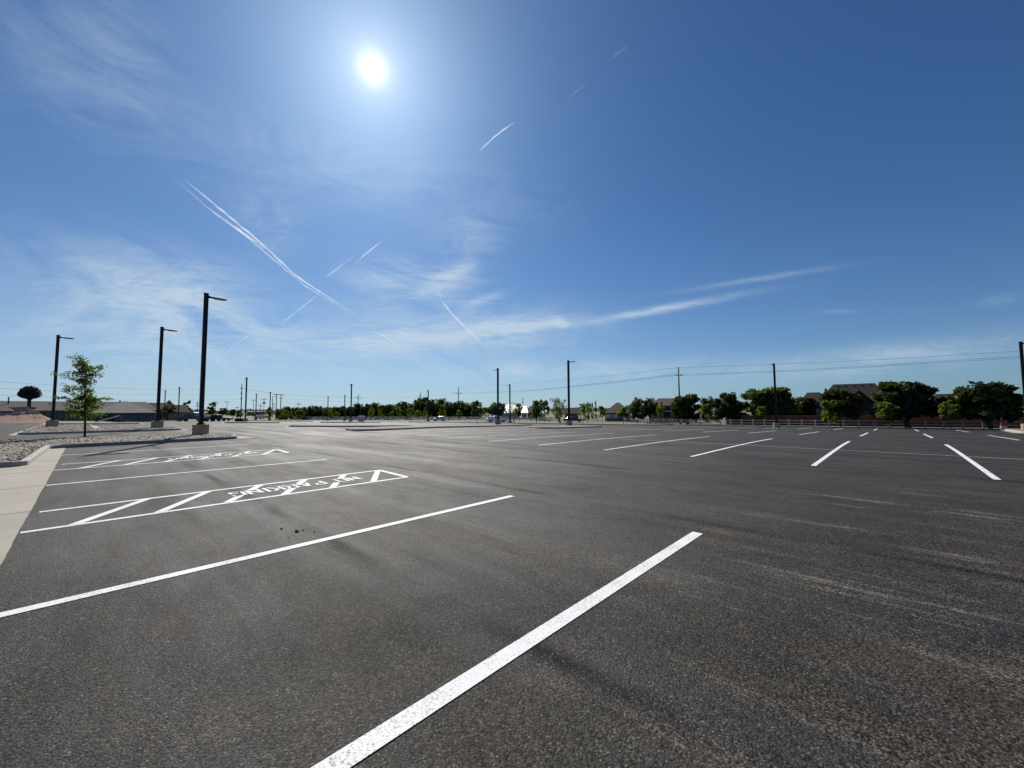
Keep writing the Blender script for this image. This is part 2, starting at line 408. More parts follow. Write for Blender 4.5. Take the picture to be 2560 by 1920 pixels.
# concrete ramp crossing the second bed
rp = MB(); a, b_, c_, d_ = G(150,1073,.16), G(184,1072.6,.16), G(191,1061.5,.16), G(170,1061.5,.16)
rp.add([a, b_, c_, d_]+[p-Vector((0,0,.2)) for p in (a, b_, c_, d_)], [(0,1,2,3),(4,5,1,0),(5,6,2,1),(6,7,3,2),(7,4,0,3)])
struct(rp.build('path', CONC))
# ------------------------------------------------------------------ loose stones (uncountable)
ico_v = [(0,0,-1),(.72,-.53,-.45),(-.28,-.85,-.45),(-.89,0,-.45),(-.28,.85,-.45),(.72,.53,-.45),(.28,-.85,.45),(-.72,-.53,.45),(-.72,.53,.45),(.28,.85,.45),(.89,0,.45),(0,0,1)]
ico_f = [(0,1,2),(1,0,5),(0,2,3),(0,3,4),(0,4,5),(1,5,10),(2,1,6),(3,2,7),(4,3,8),(5,4,9),(1,10,6),(2,6,7),(3,7,8),(4,8,9),(5,9,10),(6,10,11),(7,6,11),(8,7,11),(9,8,11),(10,9,11)]
def stones(poly, bb, n, smin, smax, seed, label):
    random.seed(seed); b = MB(); k = 0
    while k < n:
        u = random.uniform(bb[0], bb[1]); v = random.uniform(bb[2], bb[3])
        if not inside((u, v), poly): continue
        k += 1; s = random.uniform(smin, smax); c = uv(u, v, .12+random.uniform(0, .035)); a = random.uniform(0, 6.28); ca, sa = math.cos(a), math.sin(a)
        sx, sy, sz = s*random.uniform(.7, 1.4), s*random.uniform(.6, 1), s*random.uniform(.4, .75)
        j = [random.uniform(.8, 1.15) for _ in range(12)]
        b.add([(c.x+(x*sx*ca-y*sy*sa)*j[i], c.y+(x*sx*sa+y*sy*ca)*j[i], c.z+z*sz*j[i]) for i, (x, y, z) in enumerate(ico_v)], ico_f)
    o = b.build('gravel', STONE); tag(o, label, 'gravel', kind='stuff')
vis = [(-5, 17.5), (-1.2, 17.55), (-1.1, 24.8), (4.7, 25.0), (5.5, 25.7), (5.5, 27), (4.8, 28.4), (2.1, 29.7), (-1.5, 30.4), (-10, 31), (-10, 25)]
stones(vis, (-8, 5.6, 17.5, 31), 9000, .035, .085, 11, 'tan and brown river stones filling the nearest kerbed bed')
stones(isl2I, (-3, 5.4, 39.5, 63), 3500, .05, .11, 12, 'tan and brown river stones filling the second kerbed bed')
# ------------------------------------------------------------------ painted markings
def strip(p0, p1, w, z=.004, st=1.0):
    a, b = Vector(p0), Vector(p1); d = (b-a); L = d.length; d.normalize(); n = Vector((-d.y, d.x))*w/2; k = max(1, int(L/st)); m = MB()
    for i in range(k+1):
        c = a+d*L*i/k
        for s in (1, -1): q = c+n*s; m.v.append(tuple(uv(q.x, q.y, z)))
    m.f = [(2*i, 2*i+1, 2*i+3, 2*i+2) for i in range(k)]
    return m
U0, U1 = -.516, 5.064
LN = 'white stall lines on the asphalt'
def line(p0, p1, label, w=.105, group=LN, z=.005, m=None):
    o = strip(p0, p1, w, z).build('stall_line', m or PAINT); tag(o, label, 'painted line', group); return o
line((-.50, 1.783), (U1+.05, 1.783), 'nearest and widest white stall line, running off the bottom of the photo', .12)
line((-.50, 4.85), (U1+.05, 4.85), 'long white stall line between the nearest line and the hatched zone', .115)
line((-.50, 12.53), (U1, 12.53), 'white stall line between the two hatched no parking zones')
line((-.50, 20.67), (U1, 20.67), 'white stall line farthest back, crossed by the lamp shadow near the bed')
import itertools
GL = {'N': [((0,0),(0,1)),((0,1),(.6,0)),((.6,0),(.6,1))], 'O': [((0,0),(0,1)),((0,1),(.6,1)),((.6,1),(.6,0)),((.6,0),(0,0))],
 'P': [((0,0),(0,1)),((0,1),(.55,1)),((.55,1),(.55,.48)),((.55,.48),(0,.48))], 'A': [((0,0),(.3,1)),((.3,1),(.6,0)),((.12,.32),(.48,.32))],
 'R': [((0,0),(0,1)),((0,1),(.55,1)),((.55,1),(.55,.5)),((.55,.5),(0,.5)),((.22,.5),(.6,0))], 'K': [((0,0),(0,1)),((.58,1),(.05,.45)),((.2,.6),(.62,0))],
 'I': [((.0,0),(.0,1))], 'G': [((.6,.88),(.45,1)),((.45,1),(0,1)),((0,1),(0,0)),((0,0),(.6,0)),((.6,0),(.6,.45)),((.6,.45),(.34,.45))]}
WD = {'I': .12, ' ': .42}
def zone(vn, vf, tip_px, label, ends):
    e = uv(2.2, (vn+vf)/2, 0); root = empty('no_parking_zone', e); M = Matrix.Translation(-e)
    def part(name, mbd, z=0):
        mbd.v = [(x-e.x, y-e.y, zz-e.z+z) for x, y, zz in mbd.v]; return mbd.build(name, PAINT, root)
    tip = touv(G(*tip_px))
    part('border_line', strip((-.5, vn), (tip[0], vn), .10)); part('border_line', strip((-.42, vf), (U1, vf), .10))
    part('border_line', strip((U1-.02, vf-.02), (tip[0]-.02, vn+.02), .11), .001)
    for k in range(6):
        u0 = -.05+.845*k; du = .82/(vf-vn-.06); P_ = lambda v_: (u0+(v_-vn-.03)*du, v_); mid = (vn+vf)/2; b = strip(P_(vn+.03), P_(vf-.03), .125)
        if k in (2, 3, 4): b = strip(P_(vn+.03), P_(mid-.2), .125); part('stripe', strip(P_(mid+.2), P_(vf-.03), .125), .002)
        part('stripe', b, .002)
    # lettering reads from the far side: runs toward -u, top toward the camera
    txt = 'NO PARKING'; h = .40; tw = sum(WD.get(c, .62)+.26 for c in txt)*.295; x = 0; b = MB()
    ucen = ends; vm_ = (vn+vf)/2
    for ch in txt:
        for (a, c) in GL.get(ch, []):
            def T(q): return (ucen+tw/2-(x+q[0])*.295, vm_+h/2-q[1]*h)
            q0, q1 = Vector(T(a)), Vector(T(c)); dd = (q1-q0); L = dd.length; dd.normalize()
            s = strip(tuple(q0-dd*.03), tuple(q1+dd*.03), .060, .0075); b.add(s.v, s.f)
        x += WD.get(ch, .62)+.26
    part('lettering', b)
    tag(root, label, 'road marking', 'hatched no parking zones')
zone(7.92, 9.32, (1024,1193.5), 'nearer white hatched zone lettered NO PARKING, upside down to the viewer', 2.95)
zone(15.58, 17.15, (722,1131.5), 'farther white hatched zone lettered NO PARKING, close to the gravel bed', 2.95)
ordn = ['rightmost', 'second', 'third', 'fourth', 'fifth', 'sixth', 'seventh', 'eighth', 'ninth', 'tenth', 'eleventh', 'twelfth', 'thirteenth']
G2 = 'white lines of the middle double row'; G3 = 'white lines of the third row'; G4 = 'white lines along the rail fence kerb'
for i in range(9):
    v = -1.46+3.037*i
    line((12.87, v), (24.3, v), ('rightmost line' if i == 0 else ordn[i]+' line from the right')+' in the middle double row', .11, G2, m=PAINT)
o = strip((18.22, -9), (18.22, 24.3), .06, .008, 1.0).build('divider_line', PAINT2); tag(o, 'thin long white line crossing the middle double row', 'painted line')
o = strip((37.2, -9), (37.2, 22), .05, .008, 1.0).build('divider_line', PAINT2); tag(o, 'faint long line crossing the third row, before the fence row', 'painted line')
for i in range(9):
    v = -4.5+3.04*i
    line((32.4, v), (42.0, v), ('rightmost line' if i == 0 else ordn[i]+' line from the right')+' in the third row, between double row and fence', .11, G3)
for i in range(12):
    v = -4.55+3.04*i
    line((52.2, v), (62.8, v), ('rightmost line' if i == 0 else ordn[i]+' line from the right')+' in the row beside the fence kerb', .11, G4)
for i, u in enumerate((8.0,)):
    pass
# small crumbs of asphalt
random.seed(5)
for i, (px, py, s) in enumerate(((742,1330,.028),(704,1323,.018),(757,1326,.014),(786,1331,.013),(721,1345,.011))):
    p = G(px, py); b = MB(); b.add([(x*s*random.uniform(.7, 1.1), y*s*random.uniform(.7, 1.1), z*s*.7+s*.5) for x, y, z in ico_v], ico_f)
    o = b.build('asphalt_crumb', DARKM); o.location = p
    tag(o, ['largest black crumb lying beyond the second stall line', 'black crumb left of the largest crumb', 'small black crumb just right of the largest crumb', 'tiny black crumb farthest right of the group', 'tiniest black crumb nearest the camera in the group'][i], 'crumb', 'black crumbs on the asphalt')
# ------------------------------------------------------------------ street lamps
LOT_RZ = math.pi/2-YAW      # rotation that turns local x to +u
def lamp_meshes():
    b = MB(); b.tube([(0,0,-.3),(0,0,.6)], .385, 28); base = b.mesh('base'); base.materials.append(BASEC)
    p = MB(); p.box((0,0,.6+.02), (.36,.36,.04)); p.box((0,0,4.35), (.205,.205,7.46)); p.box((0,0,8.10), (.225,.225,.05)); pole = p.mesh('pole'); pole.materials.append(POLE)
    h = MB(); prof = [(.10,.05,.045),(.20,.055,.04),(.30,.12,.035),(.45,.17,.04),(.75,.18,.04),(.93,.15,.03),(.99,.08,.015)]
    n = len(prof)
    for (x, w, t_) in prof:
        for (a, c) in ((-1,-.5),(-1,.5),(-.7,1),(.7,1),(1,.5),(1,-.5),(.8,-1),(-.8,-1)): h.v.append((x, a*w, 7.93+c*t_-(x*.02)))
    for i in range(n-1):
        for j in range(8): h.f.append((i*8+j, (i+1)*8+j, (i+1)*8+(j+1) % 8, i*8+(j+1) % 8))
    h.f += [tuple(range(8)), tuple((n-1)*8+7-j for j in range(8))]
    h.box((.13, 0, 7.93), (.12, .07, .14)); head = h.mesh('lamp_head'); head.materials.append(POLE)
    l = MB(); l.box((.62, 0, 7.865), (.45, .26, .02)); lens = l.mesh('lens'); lens.materials.append(LAMPG)
    bl = MB(); bl.tube([(0, 0, .6), (0, 0, .70)], .018, 6)
    bolt = bl.mesh('bolt'); bolt.materials.append(DARKM)
    return base, pole, head, lens, bolt
LM = lamp_meshes()
LG = 'black car park lamps on round concrete bases'
def lamp(x, y, heads, label, dz=.12):
    r = empty('street_lamp', (x, y, ter(x, y)+dz)); tag(r, label, 'street lamp', LG)
    obj('base', LM[0], r); p = obj('pole', LM[1], r); p.rotation_euler[2] = LOT_RZ
    if y < 40 and dz > .1:
        for k in range(4):
            b = obj('bolt', LM[4], r); b.location = (.2*math.cos(LOT_RZ+.785+k*1.5708), .2*math.sin(LOT_RZ+.785+k*1.5708), 0)
    for a in heads:
        h = obj('lamp_head', LM[2], r); h.rotation_euler[2] = a; obj('lens', LM[3], h)
    return r
PU, PV = LOT_RZ, LOT_RZ+math.pi/2
def atb(px, py, top):   # position from base pixel and top pixel (known height)
    Y = 8.1*F/(py-top); d = D(px, py); return (d.x/d.y*Y, Y)
lamp(*atb(131,1065.6,834.7), [PU], 'tall lamp at the left edge, head to the right, beside the sapling')
lamp(*atb(393,1069.3,815), [PU], 'second tall lamp from the left, between the sapling and the nearest lamp')
lamp(*atb(501,1088,731), [PU], 'nearest and tallest lamp, standing at the tip of the gravel bed')
lamp(*atb(1245,1062,922), [PV], 'lamp just left of the white pickup hood, head pointing left')
lamp(*atb(1275,1056,959), [PV], 'shorter looking lamp in front of the white roofed building', .0)
lamp(*atb(1423,1065.7,903), [PV+math.pi], 'lamp on the small bed beside the black sedan, head pointing right')
lamp(*atb(1942,1067,907), [PU+math.pi], 'lamp in front of the big bushy tree by the brick wall', .0)
x8 = 46.75; y8 = 36.7
lamp(x8, y8, [PV+math.pi], 'lamp cut off by the right edge of the photo')
lamp(*atb(613,1055,944), [PV, PV+math.pi], 'twin headed lamp beside the tall steel power pole')
lamp(*atb(639,1050,984.5), [PV, PV+math.pi], 'twin headed lamp just right of the first twin headed lamp')
lamp(*atb(674,1051,980), [PV, PV+math.pi], 'twin headed lamp behind the bright green young tree')
lamp(*atb(819,1051.5,992), [PV, PV+math.pi], 'small twin headed lamp left of the pale cabinet, first of two')
lamp(*atb(861,1051.5,988), [PV, PV+math.pi], 'small twin headed lamp between two larger ones near the cabinet')
lamp(*atb(877,1057,962.6), [PV, PV+math.pi], 'twin headed lamp standing directly left of the pale cabinet')
lamp(*atb(1070,1053,974), [PV], 'single headed lamp left of the silver car')
lamp(*atb(410,1051,977), [PV, PV+math.pi], 'twin headed lamp right of the second tall lamp, before the cupola')
lamp(*atb(445,1051,968), [PV, PV+math.pi], 'twin headed lamp at the hood of the blue grey pickup')
# ------------------------------------------------------------------ utility poles & wires
def upole(px, top, Y, arms, label, steel=False, rad=.15, trans=False, lean=0.0, name='utility_pole', cat='utility pole'):
    d = D(px, top); x = d.x/d.y*Y; zt = EYE + d.z/d.y*Y; z0 = ter(x, Y); r = empty(name, (x, Y, z0)); H = zt-z0
    az = math.atan2(x, Y); 
    b = MB(); b.tube([(-lean*H, 0, -.3), (0, 0, H)], [rad*1.25, rad*.8], 10); b.build('pole', STEEL if steel else WOODP, r, True)
    for (ay, half, tilt) in arms:
        z = EYE + D(px, ay).z/D(px, ay).y*Y - z0; w = half*Y/F
        m = MB(); dx = Vector((math.cos(az), -math.sin(az), tilt)); dx2 = dx*w
        o_ = Vector((0, -rad*1.1, z)); m.tube([o_-dx2, o_+dx2], max(.07, .0006*Y), 6); a = m.build('crossarm', WOODP, r)
        for s in (-.95, -.5, .5, .95):
            im = MB(); c = o_+dx2*s; im.tube([c, c+Vector((0, 0, .28))], [.07, .05], 6); im.build('insulator', INSUL, a)
        if w > 1.2:
            for s in (-.6, .6):
                bm_ = MB(); bm_.tube([o_+dx2*s, Vector((0, -rad, z-.9))], .03, 5); bm_.build('brace', STEEL, r)
    if trans:
        for s in (-1, 1):
            m = MB(); m.tube([(s*.55, 0, H-3.3), (s*.55, 0, H-2.2)], .35, 12); m.build('transformer', STEEL, r)
    tag(r, label, cat, 'utility poles along the power lines'); return r
upole(1696, 918, 86, [(938.5, 8, -.05)], 'nearest wooden utility pole, in front of the brown roofed house')
upole(1146, 968, 150, [(983, 8.5, -.02)], 'wooden utility pole rising above dark trees right of the silver car')
upole(1051, 981, 190, [(990.5, 3.5, 0)], 'faint small utility pole behind the highest dark trees')
upole(896, 985, 195, [(994.8, 7.5, -.05)], 'slightly leaning utility pole above the pale cabinet', lean=.03)
upole(747, 1003, 300, [(1010.5, 7, 0)], 'utility pole with one crossarm above the tree row, left of centre')
upole(651.5, 1006, 330, [(1014.7, 5.5, 0)], 'small distant utility pole between two twin headed lamps')
upole(634.5, 999.5, 280, [(1000.3, 6.5, 0)], 'T shaped distant utility pole right of the tall steel pole')
upole(660.5, 996.5, 260, [(997.5, 7, .03)], 'distant utility pole carrying two transformers', trans=True)
upole(685, 1008, 300, [(1010, 2.5, 0)], 'thin distant utility pole left of the paired poles')
upole(605, 960, 200, [(971, 2.5, 0), (983, 2.8, 0), (997, 2.2, 0)], 'tall thin steel power pole with three short arms', True, .22)
upole(682, 989, 200, [], 'bare dark pole without crossarm next to the paired poles')
upole(494.5, 1003, 230, [(1008, 3, 0), (1014.5, 4, 0)], 'distant utility pole left of the nearest lamp')
upole(539.8, 1004, 280, [(1005, 6, 0), (1010, 4, 0)], 'distant utility pole behind the tree right of the nearest lamp')
upole(567.5, 1004, 280, [(1004.6, 6.5, 0)], 'distant T shaped pole midway between nearest lamp and steel pole')
upole(593.5, 1017, 330, [(1018.6, 4, 0)], 'lowest distant utility pole just left of the steel pole')
upole(1307, 992, 260, [(1000, 3, 0), (1006, 3.5, 0)], 'faint thin power pole above the white panel roof', True)
# paired H-frame
r = empty('paired_power_poles', AT(697, 1044, 210)); Yh = 210; r.location.z = ter(r.location.x, Yh)
for px, tp in ((691.5, 984), (702.5, 985.5)):
    b = MB(); p = AT(px, tp, Yh)-r.location; b.tube([(p.x, 0, -.3), (p.x, 0, p.z)], [.24, .16], 8); b.build('pole', WOODP, r, True)
b = MB(); b.tube([AT(684, 986, Yh)-r.location, AT(711, 987.5, Yh)-r.location], .16, 6); b.build('crossarm', WOODP, r)
b = MB(); b.tube([AT(686, 991, Yh)-r.location, AT(696, 993, Yh)-r.location], .10, 6); b.build('crossarm', WOODP, r)
b = MB(); b.tube([AT(698, 997, Yh)-r.location, AT(707, 996, Yh)-r.location], .10, 6); b.build('crossarm', WOODP, r)
tag(r, 'two wooden power poles joined by one long crossarm', 'power poles')
def wire(pts, Y0, Y1, label, rad=.03):
    x0, x1 = pts[0][0], pts[-1][0]; P = []
    t0, t1 = D(*pts[0]), D(*pts[-1]); A = Vector((t0.x/t0.y*Y0, Y0)); B = Vector((t1.x/t1.y*Y1, Y1))
    import bisect
    for k in range(25):
        px = x0+(x1-x0)*k/24
        # piecewise smooth y
        for j in range(len(pts)-1):
            if min(pts[j][0], pts[j+1][0])-1e-6 <= px <= max(pts[j][0], pts[j+1][0])+1e-6: break
        f = (px-pts[j][0])/(pts[j+1][0]-pts[j][0]); py = pts[j][1]*(1-f)+pts[j+1][1]*f
        d = D(px, py); m = d.x/d.y      # intersect bearing with straight ground track A-B
        den = (B.x-A.x)-m*(B.y-A.y); s = (m*A.y-A.x)/den if abs(den) > 1e-6 else f
        Y = A.y+(B.y-A.y)*s; P.append(d*(Y/d.y)+Vector((0, 0, EYE)))
    # smooth
    for _ in range(2):
        P = [P[0]]+[(P[i-1]+P[i]*2+P[i+1])/4 for i in range(1, len(P)-1)]+[P[-1]]
    b = MB(); b.tube(P, rad, 5); o = b.build('power_line', CABLE); tag(o, label, 'power line', 'overhead power lines'); return o
wire([(1697,919),(1800,915.8),(2060,906),(2289,894),(2560,877)], 86, 62, 'highest thin wire from the nearest wooden pole to the right edge', .018)
wire([(1703,936),(1800,933.5),(2060,921.5),(2300,906.5),(2560,890)], 86, 62, 'upper of the paired wires running right from the nearest wooden pole', .019)
wire([(1703,939),(1800,935.8),(2060,924.8),(2300,909.6),(2560,894)], 85.6, 61.6, 'lower of the paired wires running right from the nearest wooden pole', .019)
wire([(1695,919),(1560,935.5),(1420,950),(1300,959),(1146,969)], 86, 150, 'highest thin wire sloping left from the nearest wooden pole', .02)
wire([(1689,936),(1560,951),(1420,967),(1320,976),(1240,979.5),(1150,981)], 86, 150, 'upper paired wire sloping left from the nearest wooden pole', .03)
wire([(1689,939),(1560,954),(1420,969),(1320,978),(1240,981.5),(1150,982.5)], 85.6, 149.6, 'lower paired wire sloping left from the nearest wooden pole', .03)
wire([(1138,982),(1100,988.5),(1051,990.5)], 150, 190, 'wire between the two poles above the dark trees', .035)
wire([(1049,990.8),(1000,995.2),(950,996),(903,994.6)], 190, 195, 'sagging wire ending at the slightly leaning pole', .04)
wire([(889,994.4),(860,993.4),(780,990),(711,987)], 195, 210, 'top wire from the leaning pole to the paired poles', .035)
wire([(889,1004.5),(860,1003.6),(780,1000.5),(707,997)], 195, 210, 'middle wire from the leaning pole to the paired poles', .035)
wire([(860,1014),(800,1012),(747,1010.5),(700,1006)], 230, 300, 'lowest wire passing the one armed distant pole', .035)
wire([(605,971.5),(450,975),(300,971.4),(159,964),(0,954.5)], 200, 120, 'highest of three wires running left from the steel pole', .03)
wire([(605,984),(450,988),(300,985.6),(159,979.5),(0,971)], 200, 120, 'middle of three wires running left from the steel pole', .03)
wire([(605,997.5),(450,1001),(300,1000),(159,994.5),(0,988)], 200, 120, 'lowest of three wires running left from the steel pole', .03)
wire([(605,971.5),(650,979),(692,984.5)], 200, 210, 'wire linking the steel pole and the paired poles', .035)
# ------------------------------------------------------------------ trees
def leafcard(b, p, s, rnd):
    n = Vector((rnd.gauss(0, 1), rnd.gauss(0, 1), rnd.gauss(0, 1))).normalized(); a = n.orthogonal().normalized(); c = n.cross(a)
    t = rnd.uniform(0, 3.14); a, c = a*math.cos(t)+c*math.sin(t), c*math.cos(t)-a*math.sin(t); w = s*rnd.uniform(.35, .6)
    k = len(b.v); b.v += [tuple(p-a*s), tuple(p+c*w), tuple(p+a*s), tuple(p-c*w)]; b.f.append((k, k+1, k+2, k+3))
def crown(kind, seed, n, ls):
    """unit crown: radius 1 in x/y, height 0..1"""
    rnd = random.Random(seed); b = MB(); cl = []
    nc = {'dense': 60, 'young': 26, 'cypress': 40, 'willow': 34, 'fir': 16}[kind]
    for i in range(nc):
        a = rnd.uniform(0, 6.283); h = rnd.random()
        if kind == 'dense':
            h = .1+.82*h; R_ = math.sqrt(max(.02, 1-((h-.42)/.60)**2))*.82
        elif kind == 'young':
            h = .08+.84*h; R_ = (math.sqrt(max(.02, 1-((h-.38)/.64)**2)))*.72
        elif kind == 'cypress':
            R_ = .75*(1-h)**.55*(.35+.65*min(1, h*5)); 
        elif kind == 'willow':
            h = .1+.82*h; R_ = math.sqrt(max(.02, 1-((h-.55)/.5)**2))*.85
        else:
            h = .1+.85*h; R_ = .75*(1-h*.55)
        rr = R_*math.sqrt(rnd.uniform(.05, 1)); cl.append((Vector((rr*math.cos(a), rr*math.sin(a), h)), rnd.uniform(.14, .30) if kind != 'cypress' else .16, rnd))
    if kind == 'dense': cl += [(Vector((rnd.uniform(-.35, .35), rnd.uniform(-.35, .35), rnd.uniform(.3, .6))), .42, rnd) for _ in range(14)]
    for i in range(n):
        c, s, _ = cl[int(rnd.random()*len(cl))]
        d = Vector((rnd.gauss(0, 1), rnd.gauss(0, 1), rnd.gauss(0, 1))).normalized()*s*rnd.random()**.4
        p = c+Vector((d.x, d.y, d.z*(.45 if kind != 'willow' else .35)))
        if kind == 'willow': p.z -= rnd.random()**2*.15
        leafcard(b, Vector((p.x, p.y, p.z)), ls*rnd.uniform(.6, 1.3), rnd)
    return b
# crowns are built in true shape (height = 1 => aspect handled by making z*asp then scaling uniformly)
def crown_mesh(kind, seed, n, ls, asp, m):
    """asp = height/width; width 2"""
    rnd = random.Random(seed+99); b0 = crown(kind, seed, n, .001); b = MB()
    for k in range(0, len(b0.v), 4):
        p = sum((Vector(b0.v[k+i]) for i in range(4)), Vector())/4; p.z *= 2*asp; leafcard(b, p, ls*rnd.uniform(.6, 1.35), rnd)
    me = b.mesh('crown'); me.materials.append(m); return me
def limb_mesh(seed, asp, trunk_h, r0, kind):
    """trunk from z=-trunk_h (ground) into the crown (0..2*asp), width-2 units"""
    rnd = random.Random(seed); b = MB(); top = 2*asp*.85; n = 7
    pts = [Vector((.04*rnd.uniform(-1, 1)*i, .04*rnd.uniform(-1, 1)*i, -trunk_h*1.03+(top*.7+trunk_h)*i/n)) for i in range(n+1)]
    b.tube(pts, [r0*(1.25 if i == 0 else 1)*(1-.8*i/n) for i in range(n+1)], 8)
    for k in range(9 if kind != 'cypress' else 3):
        h = rnd.uniform(.0, .55)*top; a = k*2.4+rnd.random(); L = rnd.uniform(.45, .8); s = Vector((0, 0, h))
        e = s+Vector((math.cos(a)*L, math.sin(a)*L, L*rnd.uniform(.5, 1.1)*min(1.4, asp*1.6))); m_ = (s+e)/2+Vector((0, 0, -.06))
        b.tube([s, m_, e], [r0*.5, r0*.33, r0*.1], 5)
    me = b.mesh('trunk'); me.materials.append(BARK)
    for p in me.polygons: p.use_smooth = True
    return me
CACHE = {}
def tree(bx, base, x0, x1, yt, yb, kind, label, leaf=None, Y=None, group=None, cat='tree', name=None, n=None, tr=1.0):
    if Y is None: g = G(bx, base); Y = g.y
    d = D(bx, 1030); x = d.x/d.y*Y; z0 = ter(x, Y)
    zt = AT(bx, yt, Y).z-z0; zb = max(.15, AT(bx, yb, Y).z-z0); xl = AT(x0, yt, Y).x; xr = AT(x1, yt, Y).x
    asec = math.hypot(x, Y)/Y; w = (xr-xl)/2/asec; hh = zt-zb; asp = hh/(2*w)
    leaf = leaf or {'dense': L_DARK, 'young': L_YNG, 'cypress': L_DARK, 'willow': L_PALE, 'fir': L_MID}[kind]
    seed = int(bx*7) % 1000; n = n or int(min(6000, max(1200, (x1-x0)*(yb-yt)*1.2+900))); 
    if kind in ('young', 'willow'): n = int(n*.75)
    ls = {'dense': .125, 'young': .12, 'cypress': .16, 'willow': .05, 'fir': .11}[kind]*(1.15 if n < 1500 else .8)
    cm = crown_mesh(kind, seed, n, ls, asp, leaf)
    r = empty(name or {'dense': 'broadleaf_tree', 'young': 'young_tree', 'cypress': 'cypress_tree', 'willow': 'sparse_tree', 'fir': 'evergreen_tree'}[kind], (x, Y, z0))
    cc = AT((x0+x1)/2, 1030, Y).x-x
    c = obj('crown', cm, r); c.location = (cc, 0, zb-.06*hh); c.scale = (w*1.2, w*1.2, w*1.08); c.rotation_euler[2] = 0
    tm = limb_mesh(seed, asp, (zb-.06*hh+.15)/w, max(.012, {'dense': .11, 'young': .045, 'cypress': .06, 'willow': .09, 'fir': .08}[kind]*tr), kind)
    t = obj('trunk', tm, r); t.location = (cc*.5, 0, zb-.06*hh); t.scale = (w, w, w)
    tag(r, label, cat, group); return r
YG = 'young trees planted in the car park beds'; DG = 'dark trees along the brick wall'; FG = 'dark trees in the far row behind the white fence'
# right side, old dark trees
tree(1592, 1050, 1573, 1614, 993, 1049, 'dense', 'dark bushy tree left of the brown roofed house, the left one of two', L_MID, 110, DG)
tree(1625, 1056.5, 1600, 1645, 996, 1042, 'dense', 'dark round tree with bare trunk just left of the brown roofed house', L_DARK, 95, DG)
tree(1719, 1060, 1680, 1752, 987, 1050, 'dense', 'dark tree directly right of the nearest wooden utility pole', L_DARK, 76, DG, tr=1.2)
tree(1767, 1058, 1748, 1790, 993, 1052, 'dense', 'small dark round tree between two wider dark trees', L_DARK, 82, DG)
tree(1827, 1061, 1784, 1862, 985, 1050, 'dense', 'dark tree left of the biggest bushy tree', L_DARK, 73, DG, tr=1.2)
tree(1953, 1064, 1850, 1992, 968, 1052, 'dense', 'biggest bushy dark tree, behind the lamp by the brick wall', L_MID, 72, DG, n=6500)
tree(2012, 1060, 1978, 2052, 995, 1050, 'dense', 'low dark tree filling the gap before the large dark house', L_DARK, 76, DG)
tree(2097, 1066, 2052, 2152, 975, 1044, 'dense', 'dark tree with forked trunk in front of the large dark house', L_DARK, 55.5, DG, n=4500)
tree(2269, 1069, 2184, 2352, 956, 1048, 'dense', 'wide black green tree right of the large dark house', L_DARK, 50, DG, n=6500)
tree(2472, 1071, 2378, 2568, 960, 1048, 'dense', 'wide dark tree below the pointed roof at the right edge', L_DARK, 45, DG, n=6500)
# right side, young trees
tree(1652, 1059, 1640, 1662, 1006, 1045, 'young', 'slim young tree before the dark porch of the brown roofed house', None, 88, YG)
tree(1763, 1062, 1745, 1779, 1010, 1049, 'young', 'young pyramid shaped tree behind the rail fence, right of the utility pole', None, 76, YG)
tree(1903, 1063, 1884, 1924, 1017, 1051, 'young', 'young light green tree below the biggest bushy tree', None, 68, YG)
tree(2071, 1065, 2046, 2100, 1000, 1051, 'young', 'young bright tree overlapping the left side of the forked dark tree', None, 53, YG)
tree(2221.6, 1067, 2185, 2248, 1006, 1044, 'young', 'young bright round tree left of the wide black green tree', None, 49, YG)
tree(2374, 1070, 2345, 2405, 1000, 1049, 'young', 'young bright tree in front of the rail fence, nearest the right edge', None, 44.5, YG)
# centre
tree(1341, 1055, 1325, 1357, 1001, 1044, 'dense', 'dark wispy tree just right of the white panel roof', L_MID, 100)
tree(1364, 1066, 1346, 1375, 998, 1036, 'young', 'thin young tree left of the grey sparse tree, on the small bed', L_MID, 50, YG)
tree(1401, 1055.5, 1374, 1424, 991, 1042, 'willow', 'sparse grey leaved tree left of the lamp by the black sedan', None, 104)
tree(1394, 1058, 1385, 1402, 1017, 1046, 'young', 'small young tree in front of the sparse grey tree', None, 85, YG)
tree(1461.6, 1064.5, 1442, 1466, 1007, 1049, 'young', 'young tree right of the black sedan, left one of a pair', None, 60, YG)
tree(1469, 1057.5, 1459, 1483, 1007, 1047, 'young', 'young tree right of the black sedan, right one of a pair', None, 92, YG)
tree(1505, 1058.6, 1494, 1516, 1015, 1043, 'young', 'young tree between the cypresses and the hipped brown house', None, 84, YG)
tree(1557, 1058, 1540, 1575, 1018, 1042, 'young', 'young round tree in front of the hipped brown house', None, 84, YG)
for x, t in ((1470, 1004), (1481, 1007), (1489, 1005)):
    tree(x, 1046, x-4.5, x+4.5, t, 1045, 'cypress', {1470: 'leftmost pointed cypress, behind the paired young trees', 1481: 'middle pointed cypress of three', 1489: 'rightmost pointed cypress, before the hipped house'}[x], None, 125, 'three pointed cypresses')
tree(1193.4, 1062.7, 1177, 1210, 1001, 1041, 'young', 'tallest young tree in the bed, left of the white pickup', L_MID, None, YG)
tree(1297.4, 1061, 1286, 1308, 1009, 1042, 'young', 'young tree in front of the white roofed building, at the bed tip', None, None, YG)
tree(1287, 1055, 1265, 1304, 1005, 1036, 'willow', 'loose green tree right beside the lamp before the white roof', L_YNG, 100)
tree(1240, 1051, 1219, 1263, 1007, 1042, 'dense', 'loose green tree behind the white pickup', L_MID, 118)
tree(1213, 1052, 1204, 1223, 1018, 1044, 'young', 'bright green shrub like tree left of the white pickup roof', L_YNG, 118)
